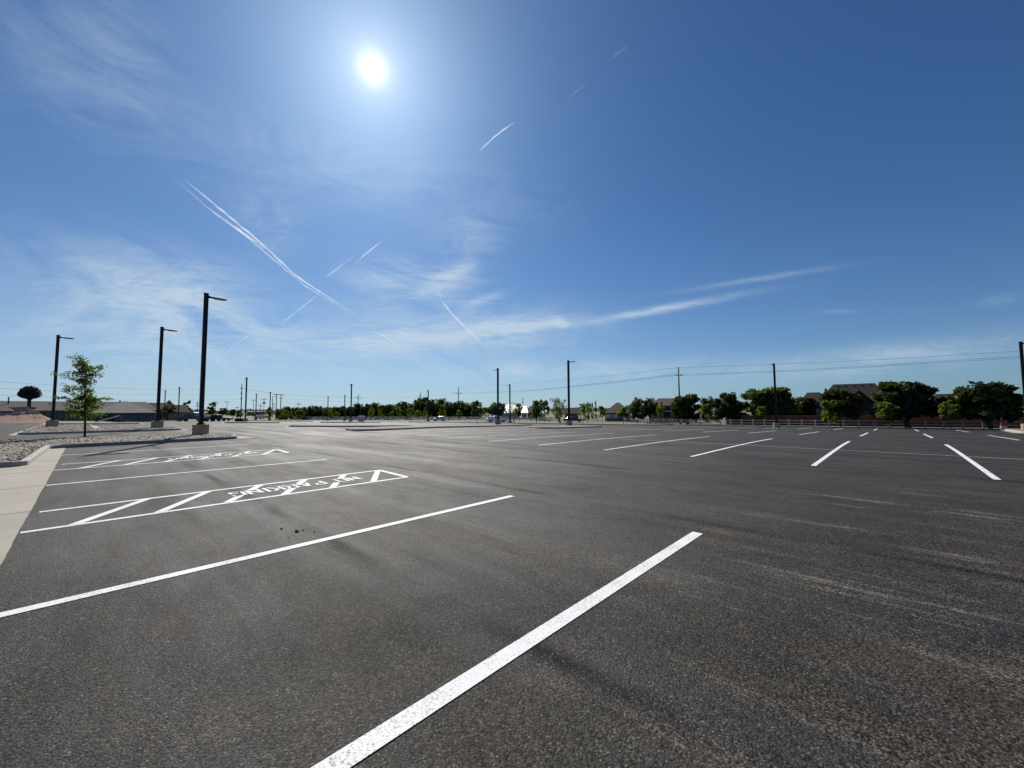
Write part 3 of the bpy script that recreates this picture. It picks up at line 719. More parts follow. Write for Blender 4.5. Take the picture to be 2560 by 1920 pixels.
tree(1108, 1050, 1095, 1116, 1011, 1042, 'young', 'young tree behind the silver car', None, 128, YG)
tree(1148, 1051, 1140, 1157, 1025, 1045, 'young', 'small young tree below the utility pole with one crossarm', None, 120, YG)
for i, (x, x0, x1, t, b_) in enumerate(((928, 920, 937, 1019, 1042), (950, 944, 957, 1027, 1042), (977.5, 972, 985, 1027, 1043), (996, 988, 1006, 1017, 1042), (1025.5, 1016, 1035, 1021, 1044), (1044.5, 1035, 1054, 1024, 1044), (1061, 1055, 1069, 1026, 1042))):
    tree(x, 1052, x0, x1, t, b_, 'young', ['first', 'second', 'third', 'fourth', 'fifth', 'sixth', 'seventh'][i]+' young tree right of the pale cabinet, before the dark trees', None, 108-(i % 3)*6, YG)
for i, (x, x0, x1, t, b_) in enumerate(((671.7, 661, 683, 1018, 1045), (704.6, 698, 711, 1026, 1043), (714.5, 708, 722, 1024, 1042), (728.5, 724, 734, 1028, 1043), (751, 737, 763, 1026, 1044), (828.6, 819, 836, 1022, 1045), (842, 836, 850, 1026, 1044))):
    tree(x, 1053, x0, x1, t, b_, 'young', ['bright young tree just left of the bare dark pole', 'young tree below the paired power poles', 'young tree just right of the paired power poles', 'narrowest young tree in the left tree row', 'round young tree below the pole with one crossarm', 'young tree right of the small twin headed lamp', 'young tree between two small twin headed lamps'][i], L_YNG if i == 0 else None, 84 if i == 0 else 95, YG)
# far dark row
prof = [(700,1022,18),(716,1017,20),(738,1020,20),(757,1019,18),(776,1016,20),(796,1016,22),(817,1021,16),(838,1018,20),(856,1017,20),(875,1018,18),(893,1010,20),(914,1010,20),(936,1007,22),(955,1013,18),(970,1012,20),(987,1014,18),(1004,1006,24),(1022,1009,18),(1040,1000,22),(1058,994,26),(1082,998,26),(1103,998,24),(1122,1006,22),(1147,1006,26),(1172,1013,24),(1190,1020,18)]
for i, (x, t, w) in enumerate(prof):
    tree(x, 1046, x-w*.75, x+w*.75, t-1.5, 1052, 'dense', 'dark tree number %d counted from the left in the far row behind the white fence' % (i+1), L_DARK if i % 3 else L_MID, 150+(i*37 % 11), FG, n=2600)
# left
tree(466, 1040, 452, 481, 999, 1037, 'fir', 'dark ragged evergreen behind the blue grey pickup', L_MID, 130)
tree(426, 1044, 411, 442, 1011, 1032, 'dense', 'pale round tree in front of the cupola building', L_PALE, 112)
tree(385, 1048, 378, 392, 1020, 1046, 'young', 'small shrub like tree beside the garage gable, left of the second lamp', L_PALE, 105)
tree(403, 1048, 394, 411, 1023, 1044, 'young', 'thin brownish tree just right of the second tall lamp', L_PALE, 108)
tree(528, 1050, 513, 545, 1005, 1037, 'fir', 'green ragged tree just right of the nearest lamp', L_MID, 100)
tree(557, 1048, 543, 573, 1020, 1038, 'dense', 'wide low green tree between nearest lamp and steel pole', L_MID, 120)
tree(583, 1046, 572, 592, 1024, 1040, 'dense', 'low dark blue green tree left of the steel pole', L_DARK, 150)
tree(599, 1046, 590, 610, 1026, 1043, 'young', 'low green tree at the foot of the steel pole', L_MID, 110)
tree(632, 1044, 626, 642, 1029, 1040, 'young', 'tiny tree before the flat roofed warehouse', L_YNG, 130)
# distant woods closing the horizon
rnd = random.Random(4); b = MB()
for i in range(9000):
    a = rnd.uniform(-75, 75); rad = rnd.uniform(420, 520); x, y = rad*math.sin(R(a)), rad*math.cos(R(a)); y = max(y, 60)
    hmax = 4.2+2.2*mnoise.noise(Vector((a*.35, 0, 0)))+1.0*mnoise.noise(Vector((a*1.7, 3, 0)))
    leafcard(b, Vector((x, y, -2.2+rnd.random()**.7*hmax)), 1.3, rnd)
o = b.build('distant_woods', L_DARK); tag(o, 'low dark band of distant woods along the whole horizon', 'woods', kind='stuff')
rnd = random.Random(14); b = MB()
for i in range(9000):
    px = rnd.uniform(688, 1205); Y = rnd.uniform(156, 168); d = D(px, 1040); x = d.x/d.y*Y
    h = 3.4+1.6*mnoise.noise(Vector((px*.03, 0, 0)))+.012*(px-688)*.5
    leafcard(b, Vector((x, Y, ter(x, Y)+rnd.random()**.8*h)), .38, rnd)
o = b.build('undergrowth', L_DARK); tag(o, 'dark undergrowth filling the gaps below the far tree row', 'undergrowth', kind='stuff')
# near sapling, built branch by branch
def sapling():
    g = G(212, 1092.5, .1); Y = g.y; s = Y/F; r = empty('young_tree', g); rnd = random.Random(21)
    def L(px, py): p = AT(px, py, Y)-g; return Vector((p.x, 0, p.z))
    tb = MB(); trunk = [Vector((0, 0, -.1)), L(211.5, 1060), L(213, 1020), L(214, 980), L(213, 940), L(210, 905), L(208, 892)]
    trunk = [Vector((p.x, .03*math.sin(i*2), p.z)) for i, p in enumerate(trunk)]
    tb.tube(trunk, [.055, .047, .042, .033, .024, .014, .006], 8)
    br = []
    def branch(h, tx, ty, dy, w=.018):
        i = min(5, int(h*6)); f = h*6-i; s0 = trunk[i].lerp(trunk[i+1], f); e = L(tx, ty); e.y = dy; m_ = s0.lerp(e, .5); m_.z -= .08
        tb.tube([s0, m_, e], [w, w*.65, .005], 5); br.append((s0, m_, e))
    spec = [(.30,170,1042),(.30,242,1040),(.36,160,1024),(.38,248,1018),(.42,152,992),(.44,258,995),(.48,163,1005),(.5,255,1008),(.52,160,962),(.52,248,975),(.56,172,975),(.58,246,955),(.62,163,942),(.62,247,958),(.66,176,930),(.66,277,919),(.70,262,938),(.72,170,938),(.75,175,913),(.76,241,912),(.80,188,903),(.82,232,922),(.86,186,892),(.88,224,896),(.92,194,890),(.7,228,905),(.45,150,973),(.34,180,1012),(.35,236,1005),(.6,205,930),(.55,215,950),(.4,200,1000),(.42,228,985),(.47,190,965),(.33,200,1046),(.33,226,1048)]
    for k, (h, tx, ty) in enumerate(spec): branch(h, tx, ty, rnd.uniform(-1, 1)*.8 if k % 2 else rnd.uniform(-.3, .3))
    for k in range(34):
        h = rnd.uniform(.28, .8); a = rnd.uniform(0, 6.28); i = int(h*6); s0 = trunk[i].lerp(trunk[i+1], h*6-i); L_ = rnd.uniform(.35, .8)*(1.25-h)
        e = s0+Vector((math.cos(a)*L_, math.sin(a)*L_, L_*.45)); tb.tube([s0, e], [.012, .004], 4); br.append((s0, s0.lerp(e, .5), e))
    t = tb.build('trunk', BARK, r, True); lb = MB()
    for s0, m_, e in br:
        ln = (e-s0).length; n = int(17+ln*54*(1.5 if s0.z < 2.1 else .9))
        for k in range(n):
            q = rnd.random()**.65; p = (s0.lerp(m_, q*2) if q < .5 else m_.lerp(e, q*2-1))
            p = p+Vector((rnd.gauss(0, .075), rnd.gauss(0, .1), rnd.gauss(0, .065))); leafcard(lb, p, rnd.uniform(.04, .08), rnd)
    lb.build('crown', leafmat('sapling_foliage', (.078, .108, .034), .55), r)
    tag(r, 'near slim young tree with loose leafy crown in the gravel bed', 'tree', YG)
sapling()
# ------------------------------------------------------------------ fences and walls
def rail_fence(path, posts, hts, ph, m, label, name, rail=.045, pw=.07, grp=None, dzg=.09):
    """path: list of uv points; posts spacing; hts rails heights"""
    P = [Vector(p) for p in path]; segs = []; tot = 0
    for a, b in zip(P, P[1:]): segs.append((a, b, (b-a).length)); tot += (b-a).length
    def at(s):
        for a, b, L in segs:
            if s <= L or (a, b, L) == segs[-1]: return a+(b-a)*(s/L)
            s -= L
    e = uv(P[0].x, P[0].y, 0); r = empty(name, e); n = int(tot/posts)
    for h in hts:
        b = MB(); pts = []
        for i in range(int(tot/3)+2):
            q = at(min(tot, i*3.0)); pts.append(uv(q.x, q.y, dzg+h)-e)
        b = MB()
        for p in pts:
            for (dy, dz_) in ((-.02, -rail), (-.02, rail), (.02, rail), (.02, -rail)): b.v.append((p.x+dy, p.y+dy*1.2, p.z+dz_))
        for i in range(len(pts)-1):
            for j in range(4): a0 = i*4; b.f.append((a0+j, a0+(j+1) % 4, a0+4+(j+1) % 4, a0+4+j))
        b.build('rail', m, r)
    pm = MB(); pm.box((0, 0, ph/2), (pw, pw, ph)); pm.box((0, 0, ph+.015), (pw*1.25, pw*1.25, .03)); pmesh = pm.mesh('post'); pmesh.materials.append(m)
    for i in range(n+1):
        q = at(i*posts); o = obj('post', pmesh, r); o.location = uv(q.x, q.y, dzg)-e; o.rotation_euler[2] = LOT_RZ
    tag(r, label, 'fence', grp); return r
rail_fence([(70.8, 33), (70.8, -34)], 1.55, (.40, .80), .93, FENCEC, 'two rail pale fence running along the kerb before the brick wall', 'rail_fence', .05, .16)
a = [touv(AT(px, 1040, Y)) for px, Y in ((735, 152), (900, 148), (1100, 140), (1320, 128), (1400, 122))]
rail_fence(a, 2.2, (.35, .72, 1.08), 1.2, FENCEW, 'white three rail fence in front of the far row of dark trees', 'white_rail_fence', .075, .17, dzg=-.05)
a = [touv(AT(px, 1040, Y)) for px, Y in ((1326, 112), (1430, 110), (1540, 108))]
rail_fence(a, 2.6, (.4, .8, 1.15), 1.25, WALLG, 'thin dark three rail fence behind the black sedan', 'wire_rail_fence', .03, .08, dzg=-.05)
a = [touv(AT(px, 1040, Y)) for px, Y in ((1564, 98), (1640, 94), (1695, 90))]
rail_fence(a, 1.5, (.25, .95), 1.2, TRIM, 'white vinyl picket fence below the brown roofed house', 'picket_fence', .05, .13, dzg=-.05)
# brick wall
wb = MB(); N = 40; u_ = 79.0
vv = [22.0+(-50.0-22.0)*i/N for i in range(N+1)]
for v in vv:
    for (du, h) in ((0, -.2), (0, 1.62), (.25, 1.62), (.25, -.2)):
        p = uv(u_+du, v, h if h < 0 else 0); 
        if h > 0: p.z = ter(p.x, p.y)+h
        wb.v.append(tuple(p))
for i in range(N):
    for j in range(3): a0 = i*4+j; wb.f.append((a0, a0+1, a0+5, a0+4))
wb.f += [(0, 3, 2, 1), (N*4, N*4+1, N*4+2, N*4+3)]
r = empty('brick_wall', uv(u_, 0)); e = r.location.copy(); wb.v = [(x-e.x, y-e.y, z-e.z) for x, y, z in wb.v]; wb.build('wall', BRICK, r)
cp = MB()
for v in vv:
    for (du, h) in ((-.06, 1.62), (-.06, 1.70), (.31, 1.70), (.31, 1.62)): p = uv(u_+du, v, h)-e; cp.v.append(tuple(p))
for i in range(N):
    for j in range(4): cp.f.append((i*4+j, i*4+(j+1) % 4, i*4+4+(j+1) % 4, i*4+4+j))
cp.build('coping', BRICKT, r)
for k in range(12):
    b = MB(); p = uv(u_-.1, 20-k*6)-e; b.box((p.x, p.y, p.z+.9), (.5, .5, 1.9), LOT_RZ); b.build('pillar', BRICK, r)
tag(r, 'long low red brick wall behind the rail fence at right', 'wall')
# ------------------------------------------------------------------ houses
class Site:
    def __init__(s, px, dist, name, label, cat='house'):
        d = D(px, 1022); a = math.atan2(d.x, d.y); s.n = Vector((math.sin(a), math.cos(a), 0)); s.t = Vector((math.cos(a), -math.sin(a), 0)); s.r = dist
        s.o = s.n*dist; s.z0 = ter(s.o.x, s.o.y); s.root = empty(name, (s.o.x, s.o.y, s.z0)); s.az = a; tag(s.root, label, cat)
    def P(s, px, py, k=0.0):
        d = D(px, py); kk = (s.r+k)/(d.x*s.n.x+d.y*s.n.y); p = d*kk; p.z += EYE
        return ((p.x*s.t.x+p.y*s.t.y), k, p.z-s.z0)
    def L(s, q): w = s.t*q[0]+s.n*q[1]; return Vector((w.x, w.y, q[2]))
    def quad(s, b, pts, fs): b.add([s.L(p) for p in pts], fs)
    def hip(s, ev, rd, dep, m, name='roof', k0=0.0, th=.18, parent=None):
        """ev=(x0,x1,y) eave px; rd=(x0,x1,y) ridge px"""
        a, c = s.P(ev[0], ev[2], k0), s.P(ev[1], ev[2], k0); z = (a[2]+c[2])/2; g, h = s.P(rd[0], rd[2], k0+dep/2), s.P(rd[1], rd[2], k0+dep/2)
        zr = (g[2]+h[2])/2; b = MB()
        v = [(a[0], k0, z), (c[0], k0, z), (c[0], k0+dep, z), (a[0], k0+dep, z), (g[0], k0+dep/2, zr), (h[0], k0+dep/2, zr)]
        v += [(p[0], p[1], p[2]-th) for p in v[:4]]
        s.quad(b, v, [(0,1,5,4),(1,2,5),(2,3,4,5),(3,0,4),(6,7,1,0),(7,8,2,1),(8,9,3,2),(9,6,0,3),(9,8,7,6)])
        o = b.build(name, m, parent or s.root); s.last = (a[0], c[0], z-th, k0, dep); return o
    def walls(s, m, ins=.5, name='wall'):
        x0, x1, z, k0, dep = s.last; b = MB(); v = [(x0+ins, k0+ins, 0), (x1-ins, k0+ins, 0), (x1-ins, k0+dep-ins, 0), (x0+ins, k0+dep-ins, 0)]
        v = [(p[0], p[1], -.5) for p in v]+[(p[0], p[1], z+.02) for p in v]
        s.quad(b, v, [(0,1,5,4),(1,2,6,5),(2,3,7,6),(3,0,4,7)]); return b.build(name, m, s.root)
    def gable(s, L_, A_, R_, k0, dep, roof, wallm, th=.15, name='gable_roof'):
        a, p, c = s.P(*L_, k0), s.P(*A_, k0), s.P(*R_, k0); b = MB()
        v = [a, p, c]+[(q[0], k0+dep, q[2]) for q in (a, p, c)]; s.quad(b, v+[(q[0], q[1], q[2]-th) for q in v], [(0,1,4,3),(1,2,5,4),(0,6,7,1),(1,7,8,2),(3,4,10,9),(4,5,11,10),(0,3,9,6),(2,8,11,5)])
        o = b.build(name, roof, s.root); w = MB(); i = .25
        s.quad(w, [(a[0]+i, k0+.25, -.5), (c[0]-i, k0+.25, -.5), (c[0]-i, k0+.25, c[2]-th), (p[0], k0+.25, p[2]-th), (a[0]+i, k0+.25, a[2]-th), (a[0]+i, k0+dep, -.5), (c[0]-i, k0+dep, -.5), (c[0]-i, k0+dep, c[2]-th), (a[0]+i, k0+dep, a[2]-th)],
               [(0,1,2,3,4),(1,6,7,2),(5,0,4,8)]); w.build('gable_wall', wallm, s.root); return o
    def panel(s, x0, x1, y0, y1, m, name, k=-.05, th=.08, parent=None, frame=None):
        a, c = s.P(x0, y0, k), s.P(x1, y1, k); b = MB(); z0, z1 = sorted((a[2], c[2])); X0, X1 = a[0], c[0]
        v = [(X0, k, z0), (X1, k, z0), (X1, k, z1), (X0, k, z1)]; v += [(q[0], k+th, q[2]) for q in v]
        s.quad(b, v, [(0,1,2,3),(4,7,6,5),(0,4,5,1),(1,5,6,2),(2,6,7,3),(3,7,4,0)]); return b.build(name, m, parent or s.root)
    def window(s, x0, x1, y0, y1, k=-.05):
        f = s.panel(x0, x1, y0, y1, TRIM, 'window', k, .1); s.panel(x0+.25, x1-.25, y0+.25, y1-.25, GLASS, 'pane', k-.02, .02, f); return f
    def box(s, x0, x1, yt, yb, k, dep, m, name):
        a, c = s.P(x0, yt, k), s.P(x1, yb, k); b = MB(); v = [(a[0], k, c[2]), (c[0], k, c[2]), (c[0], k+dep, c[2]), (a[0], k+dep, c[2])]; v += [(q[0], q[1], a[2]) for q in v]
        s.quad(b, v, [(0,1,5,4),(1,2,6,5),(2,3,7,6),(3,0,4,7),(4,5,6,7)]); return b.build(name, m, s.root)
# left long low building with wings
s = Site(190, 112, 'long_building', 'long low beige building with grey shingle roof and arched garage at left', 'building')
s.hip((-70, 398, 1027), (-60, 366, 1003.5), 18, R_GREY, k0=3); s.walls(WALLB)
s.hip((84, 205, 1026), (99, 190, 1012), 12, R_GREY, 'wing_roof', k0=-3); s.walls(WALLG, name='wing_wall')
s.hip((226, 394, 1032), (309, 318, 1003), 17, R_LIGHT, 'front_roof', k0=-8); s.walls(WALLG, name='front_wall')
g = MB(); c0, c1 = s.P(240, 1046, -7.6), s.P(286, 1046, -7.6); zt_ = s.P(262, 1036, -7.6)[2]; n = 10; arch = [(c0[0], -.4), (c0[0], zt_-.75)]
for i in range(n+1): t_ = math.pi*(1-i/n); arch.append(((c0[0]+c1[0])/2+(c1[0]-c0[0])/2*math.cos(t_), zt_-.75+.75*math.sin(t_)))
arch += [(c1[0], zt_-.75), (c1[0], -.4)]
g.prism(arch, -7.60, -7.52, lambda p, q, t: s.L((p, t, q))); g.build('garage_door', DARKM, s.root)
s.window(336, 341, 1036, 1042, -7.6); s.window(358, 363, 1036, 1042, -7.6)
s.panel(70, 131, 1025.5, 1027, TRIM, 'fascia', -3.3)
s.window(100, 106, 1031, 1037, -2.6); s.window(118, 124, 1031, 1037, -2.6)
for px, t in ((300, 1000.5), (124, 1008), (232, 1006)):
    b = MB(); p = s.P(px, t, 4); b.tube([s.L((p[0], 4, p[2]-1.4)), s.L(p)], .12, 8); b.build('vent_pipe', STEEL, s.root)
s = Site(420, 150, 'cupola_building', 'dark grey roofed building topped by a small square cupola', 'building')
s.hip((350, 462, 1030), (372, 430, 1006.8), 16, R_DARK); s.walls(WALLG)
s.hip((415, 475, 1031), (440, 466, 1012), 12, R_DARK, 'lower_roof', k0=-4); s.walls(WALLB, name='lower_wall')
s.box(419, 427.5, 1004, 1012, 4, 1.5, WALLB, 'cupola'); s.hip((416.5, 429.5, 1005), (423, 423.3, 1000), 2.2, R_DARK, 'cupola_roof', k0=3.6)
s.window(398, 402, 1034, 1039, .4)
s = Site(640, 330, 'warehouse', 'far flat roofed pale warehouse behind the twin headed lamps', 'building')
s.box(617, 662, 1029.3, 1046, 0, 25, WALLG, 'wall'); s.box(616.5, 662.5, 1028.5, 1031, -1, 27, TRIM, 'roof_edge'); s.window(625, 628, 1034, 1037, -.2); s.panel(645, 652, 1035, 1043, DARKM, 'dock_door', -.1)
# white roofed building
s = Site(1285, 150, 'white_roofed_building', 'beige building with bright white metal roof facing the sun', 'building')
s.hip((1248, 1304, 1032), (1271, 1291, 1009.5), 14, R_WHITE, th=.2); s.walls(WALLB)
s.hip((1303, 1321, 1032), (1305, 1317, 1014.6), 12, R_WHITE, 'panel_roof', k0=-.5); s.walls(WALLB, name='side_wall')
s.hip((1318, 1362, 1031), (1324, 1352, 1015.5), 12, R_BROWN, 'brown_roof', k0=1); s.walls(BRICKT, name='brick_wall_section')
b = MB(); p = s.P(1260, 1017.5, 3); q = s.P(1260, 1010, 3); rr_ = (s.P(1262.4, 1010, 3)[0]-q[0])
b.tube([s.L((p[0], 3, p[2]-1)), s.L(q), s.L((q[0], 3, q[2]+.35))], [rr_, rr_, rr_*.4], 12); b.build('turret', R_DARK, s.root)
for x in (1275, 1290, 1312, 1335): s.window(x, x+4, 1036, 1041, .3)
s = Site(1355, 128, 'small_house', 'low house with bright white roof triangle behind wispy trees')
s.hip((1344, 1367, 1033), (1358, 1366, 1024), 8, R_WHITE); s.walls(WALLB); s.window(1350, 1354, 1036, 1040, .4)
s = Site(1432, 130, 'dark_roofed_house', 'dark roofed low house behind the lamp by the black sedan')
s.hip((1408, 1450, 1034), (1420, 1446, 1019), 12, R_DARK); s.walls(WALLG); s.window(1430, 1434, 1036, 1042, .4); s.window(1438, 1442, 1036, 1042, .4)
s = Site(1545, 120, 'hipped_house', 'brown hipped roof house with pale garage doors right of the cypresses')
s.hip((1508, 1580, 1032.5), (1541, 1549, 1006.5), 15, R_BROWN); s.walls(WALLG)
for x in (1514, 1532): gd = s.panel(x, x+13, 1035.5, 1046, CABW, 'garage_door', .3, .1)
s.panel(1528.5, 1530.5, 1033, 1046, TRIM, 'post', .25, .12); s.window(1552, 1558, 1036, 1042, .35)
s.hip((1558, 1590, 1033), (1564, 1584, 1013.5), 12, R_DARK, 'side_roof', k0=2)
s = Site(1665, 108, 'brown_roofed_house', 'two storey brown roofed house with dark porch behind the picket fence')
s.hip((1618, 1722, 1014), (1647, 1700, 995.5), 12, R_BROWN); s.walls(BRICKT)
s.panel(1660, 1680, 1015.5, 1027, DARKM, 'upper_porch', .3, .1); s.panel(1658, 1678, 1030, 1043, DARKM, 'lower_porch', .3, .1)
s.panel(1656, 1684, 1027, 1029, TRIM, 'balcony_edge', -.1, .7); s.window(1640, 1646, 1017, 1024, .35); s.window(1692, 1698, 1017, 1024, .35)
for x in (1679.5, 1686): s.panel(x, x+1.3, 1030, 1044, TRIM, 'column', .0, .2)
s.box(1697, 1704, 988.5, 998, 5, 1, BRICKT, 'chimney')
# large dark house
s = Site(2120, 92, 'large_house', 'largest house, steep dark roof with row of vents and front gable')
s.hip((2030, 2255, 1018), (2083, 2187, 959.5), 16, R_DARK); s.walls(BRICKT)
s.gable((2092, 1025), (2148, 975), (2212, 1025), -6, 14, R_DARK, R_DARK)
s.hip((1985, 2075, 1020), (2018, 2050, 981), 14, R_DARK, 'side_roof', k0=1); s.walls(WALLD, name='side_wall')
s.box(2061, 2068, 971.5, 985, 5, 1, BRICKT, 'chimney')
for px, py in ((2093, 963), (2112, 963), (2135, 962.5), (2155, 962), (2177, 961)): s.box(px-1.6, px+1.6, py, py+2.6, 7.0, .4, DARKM, 'roof_vent')
s.window(2162, 2172, 1030, 1038, -5.9)
s = Site(2440, 92, 'pointed_roof_house', 'house with dark pointed roof rising above the tree at the right edge')
s.hip((2310, 2425, 1018), (2338, 2400, 984.5), 14, R_DARK); s.walls(BRICKT)
s.hip((2405, 2572, 1020), (2479, 2482, 953), 15, R_DARK, 'pointed_roof', k0=-1); s.walls(BRICKT, name='tower_wall')
s.hip((2530, 2640, 1018), (2548, 2600, 988), 14, R_DARK, 'side_roof', k0=2)
for px in (2352, 2372): s.box(px-1.5, px+1.5, 986.5, 989.2, 5.6, .4, DARKM, 'roof_vent')
s.window(2342, 2345.5, 1028, 1037, -.1)
# ------------------------------------------------------------------ vehicles
def vehicle(px, base, Y, hd, kind, paint, label, name, cat, rack=False, scale=1.0):
    d = D(px, base); x = d.x/d.y*Y; r = empty(name, (x, Y, ter(x, Y)+.01), hd, scale)
    if kind == 'pickup':
        L, W = 5.9, 1.95; body = [(-2.95,.55),(-2.95,1.12),(-.95,1.12),(-.95,1.05),(1.15,1.08),(2.75,1.0),(2.95,.85),(2.95,.45),(-2.9,.45)]
        cab = [(-1.05,1.08),(-.95,1.78),(-.75,1.86),(.45,1.86),(1.25,1.10)]; wx = (-1.85, 1.9); wr = .41
        win = [((-.85,1.2),(-.82,1.68),(-.2,1.72),(-.2,1.2)), ((-.08,1.2),(-.08,1.72),(.42,1.70),(.95,1.2))]
    elif kind == 'suv':
        L, W = 4.3, 1.8; body = [(-2.1,.4),(-2.15,.95),(-1.95,1.0),(1.0,.98),(1.95,.86),(2.12,.7),(2.12,.35),(-2.05,.35)]
        cab = [(-2.0,.98),(-1.75,1.45),(-1.3,1.6),(.25,1.6),(1.1,.97)]; wx = (-1.3, 1.35); wr = .34
        win = [((-1.65,1.05),(-1.45,1.42),(-.6,1.5),(-.6,1.05)), ((-.5,1.05),(-.5,1.5),(.2,1.48),(.8,1.05))]
    else:
        L, W = 4.8, 1.82; body = [(-2.4,.38),(-2.42,.88),(-2.1,.98),(.9,.93),(2.1,.78),(2.4,.62),(2.4,.34),(-2.3,.32)]
        cab = [(-1.9,.95),(-1.15,1.38),(-.8,1.42),(.15,1.42),(1.15,.92)]; wx = (-1.45, 1.5); wr = .33
        win = [((-1.35,1.0),(-1.02,1.3),(-.35,1.34),(-.35,1.0)), ((-.27,1.0),(-.27,1.34),(.12,1.33),(.75,.98))]
    b = MB(); b.prism(body, -W/2, W/2, lambda p, q, t: (p, t, q)); b.build('body', paint, r, bev=.06)
    b = MB(); b.prism(cab, -W/2+.1, W/2-.1, lambda p, q, t: (p, t*(1-.12*(q-1)), q)); b.build('cabin', paint, r, bev=.05)
    for sd in (-1, 1):
        for wq in win:
            b = MB(); yy = sd*(W/2-.095); b.add([(p, yy*(1-.12*(q-1))+sd*.012, q) for p, q in wq]+[(p, yy*(1-.12*(q-1))-sd*.05, q) for p, q in wq], [(0,1,2,3),(7,6,5,4),(0,4,5,1),(1,5,6,2),(2,6,7,3),(3,7,4,0)]); b.build('window', GLASS, r)
        for x_ in wx:
            w = MB(); w.tube([(x_, sd*(W/2-.24), wr), (x_, sd*(W/2+.01), wr)], wr, 20); o = w.build('wheel', TYRE, r, False)
            w = MB(); w.tube([(x_, sd*(W/2-.1), wr), (x_, sd*(W/2+.025), wr)], wr*.6, 14); w.build('rim', RIM, o)
        b = MB(); b.box((L/2-.06, sd*(W/2-.25), .72 if kind != 'pickup' else .88), (.1, .32, .16)); b.build('headlight', LAMPG, r)
        b = MB(); b.box((-L/2+.04, sd*(W/2-.15), .8 if kind != 'pickup' else .95), (.08, .18, .25)); b.build('tail_light', RED, r)
        b = MB(); b.box((.95 if kind == 'pickup' else .7, sd*(W/2+.06), 1.15 if kind == 'pickup' else 1.0), (.12, .16, .12)); b.build('mirror', DARKM, r)
    # windscreen and rear glass
    f0, f1 = cab[-2], cab[-1]; b = MB()
    def gl(p, q, out):
        (x0, z0), (x1, z1) = p, q; b.add([(x0*.9+x1*.1+out, -W/2+.25, z0*.9+z1*.1+.015), (x0*.9+x1*.1+out, W/2-.25, z0*.9+z1*.1+.015), (x0*.12+x1*.88+out, W/2-.2, z0*.12+z1*.88+.02), (x0*.12+x1*.88+out, -W/2+.2, z0*.12+z1*.88+.02)], [(0,1,2,3)])
    gl(f0, f1, .02); b.build('windscreen', GLASS, r)
    b = MB(); b.box((L/2-.02, 0, .62 if kind != 'pickup' else .75), (.06, 1.1, .28)); b.build('grille', DARKM, r)
    b = MB(); b.box((L/2, 0, .45 if kind != 'pickup' else .5), (.14, W-.1, .16)); b.box((-L/2, 0, .5), (.12, W-.1, .16)); b.build('bumper', DARKM if kind == 'pickup' else paint, r)
    if rack:
        b = MB()
        for x_ in (-2.7, -1.2, .3):
            for sd in (-1, 1): b.tube([(x_, sd*.85, 1.1), (x_, sd*.85, 2.08)], .03, 6)
            b.tube([(x_, -.85, 2.08), (x_, .85, 2.08)], .03, 6)
        for sd in (-1, 1): b.tube([(-2.8, sd*.85, 2.1), (.6, sd*.85, 2.1)], .03, 6)
        b.build('ladder_rack', ALU, r)
        b = MB(); b.box((-2.0, .0, 1.3), (1.7, 1.7, .7)); b.build('tool_box', paint, r)
    tag(r, label, cat); return r
vehicle(481, 1053.5, 87, math.pi+.05, 'pickup', CARB, 'blue grey crew cab pickup partly hidden by the nearest lamp', 'pickup_truck', 'pickup truck', scale=1.05)
vehicle(1242, 1056, 99, .25, 'pickup', CARW, 'white pickup with ladder rack parked behind the lamp', 'pickup_truck', 'pickup truck', True, scale=.86)
vehicle(1099, 1053, 122, math.pi-.2, 'suv', CARS, 'small silver hatchback facing left before the white fence', 'hatchback', 'car', scale=.9)
vehicle(1433, 1056, 106, -.12, 'sedan', CARD, 'glossy black sedan behind the lamp on the small bed', 'sedan', 'car', scale=1.04)
vehicle(426, 1046, 140, math.pi+.3, 'pickup', CARW, 'white pickup half hidden behind poles below the cupola', 'pickup_truck', 'pickup truck', scale=.75)
def trailer(px, base, Y, L, W, H, label, name, m=DARKM):
    d = D(px, base); x = d.x/d.y*Y; r = empty(name, (x, Y, ter(x, Y))); b = MB()
    b.box((0, 0, .55), (L, W, .14)); b.build('deck', m, r); b = MB(); b.box((0, 0, .62+(H-.62)/2), (L*.96, W*.92, H-.62), 0, .97); b.build('body', m, r, bev=.06)
    for xx in (-L*.18, L*.18):
        for sd in (-1, 1): w = MB(); w.tube([(xx, sd*(W/2-.1), .34), (xx, sd*(W/2+.12), .34)], .34, 16); w.build('wheel', TYRE, r)
    b = MB(); b.tube([(-L/2, 0, .5), (-L/2-1.1, 0, .45)], .05, 6); b.build('drawbar', STEEL, r)
    tag(r, label, 'trailer'); return r
trailer(532, 1052.5, 90, 3.1, 1.9, 1.5, 'black boxy trailer hitched behind the blue grey pickup', 'box_trailer')
trailer(600, 1055, 82, 1.35, 1.2, .8, 'small low black trailer left of the twin headed lamp', 'small_trailer')
trailer(651, 1044, 170, 4.2, 2.0, 1.7, 'far white box trailer between two twin headed lamps', 'white_trailer', CARW)
trailer(560, 1050, 100, 3.3, 1.6, .85, 'low pale flatbed trailer between the black trailers', 'flatbed_trailer', STEEL)
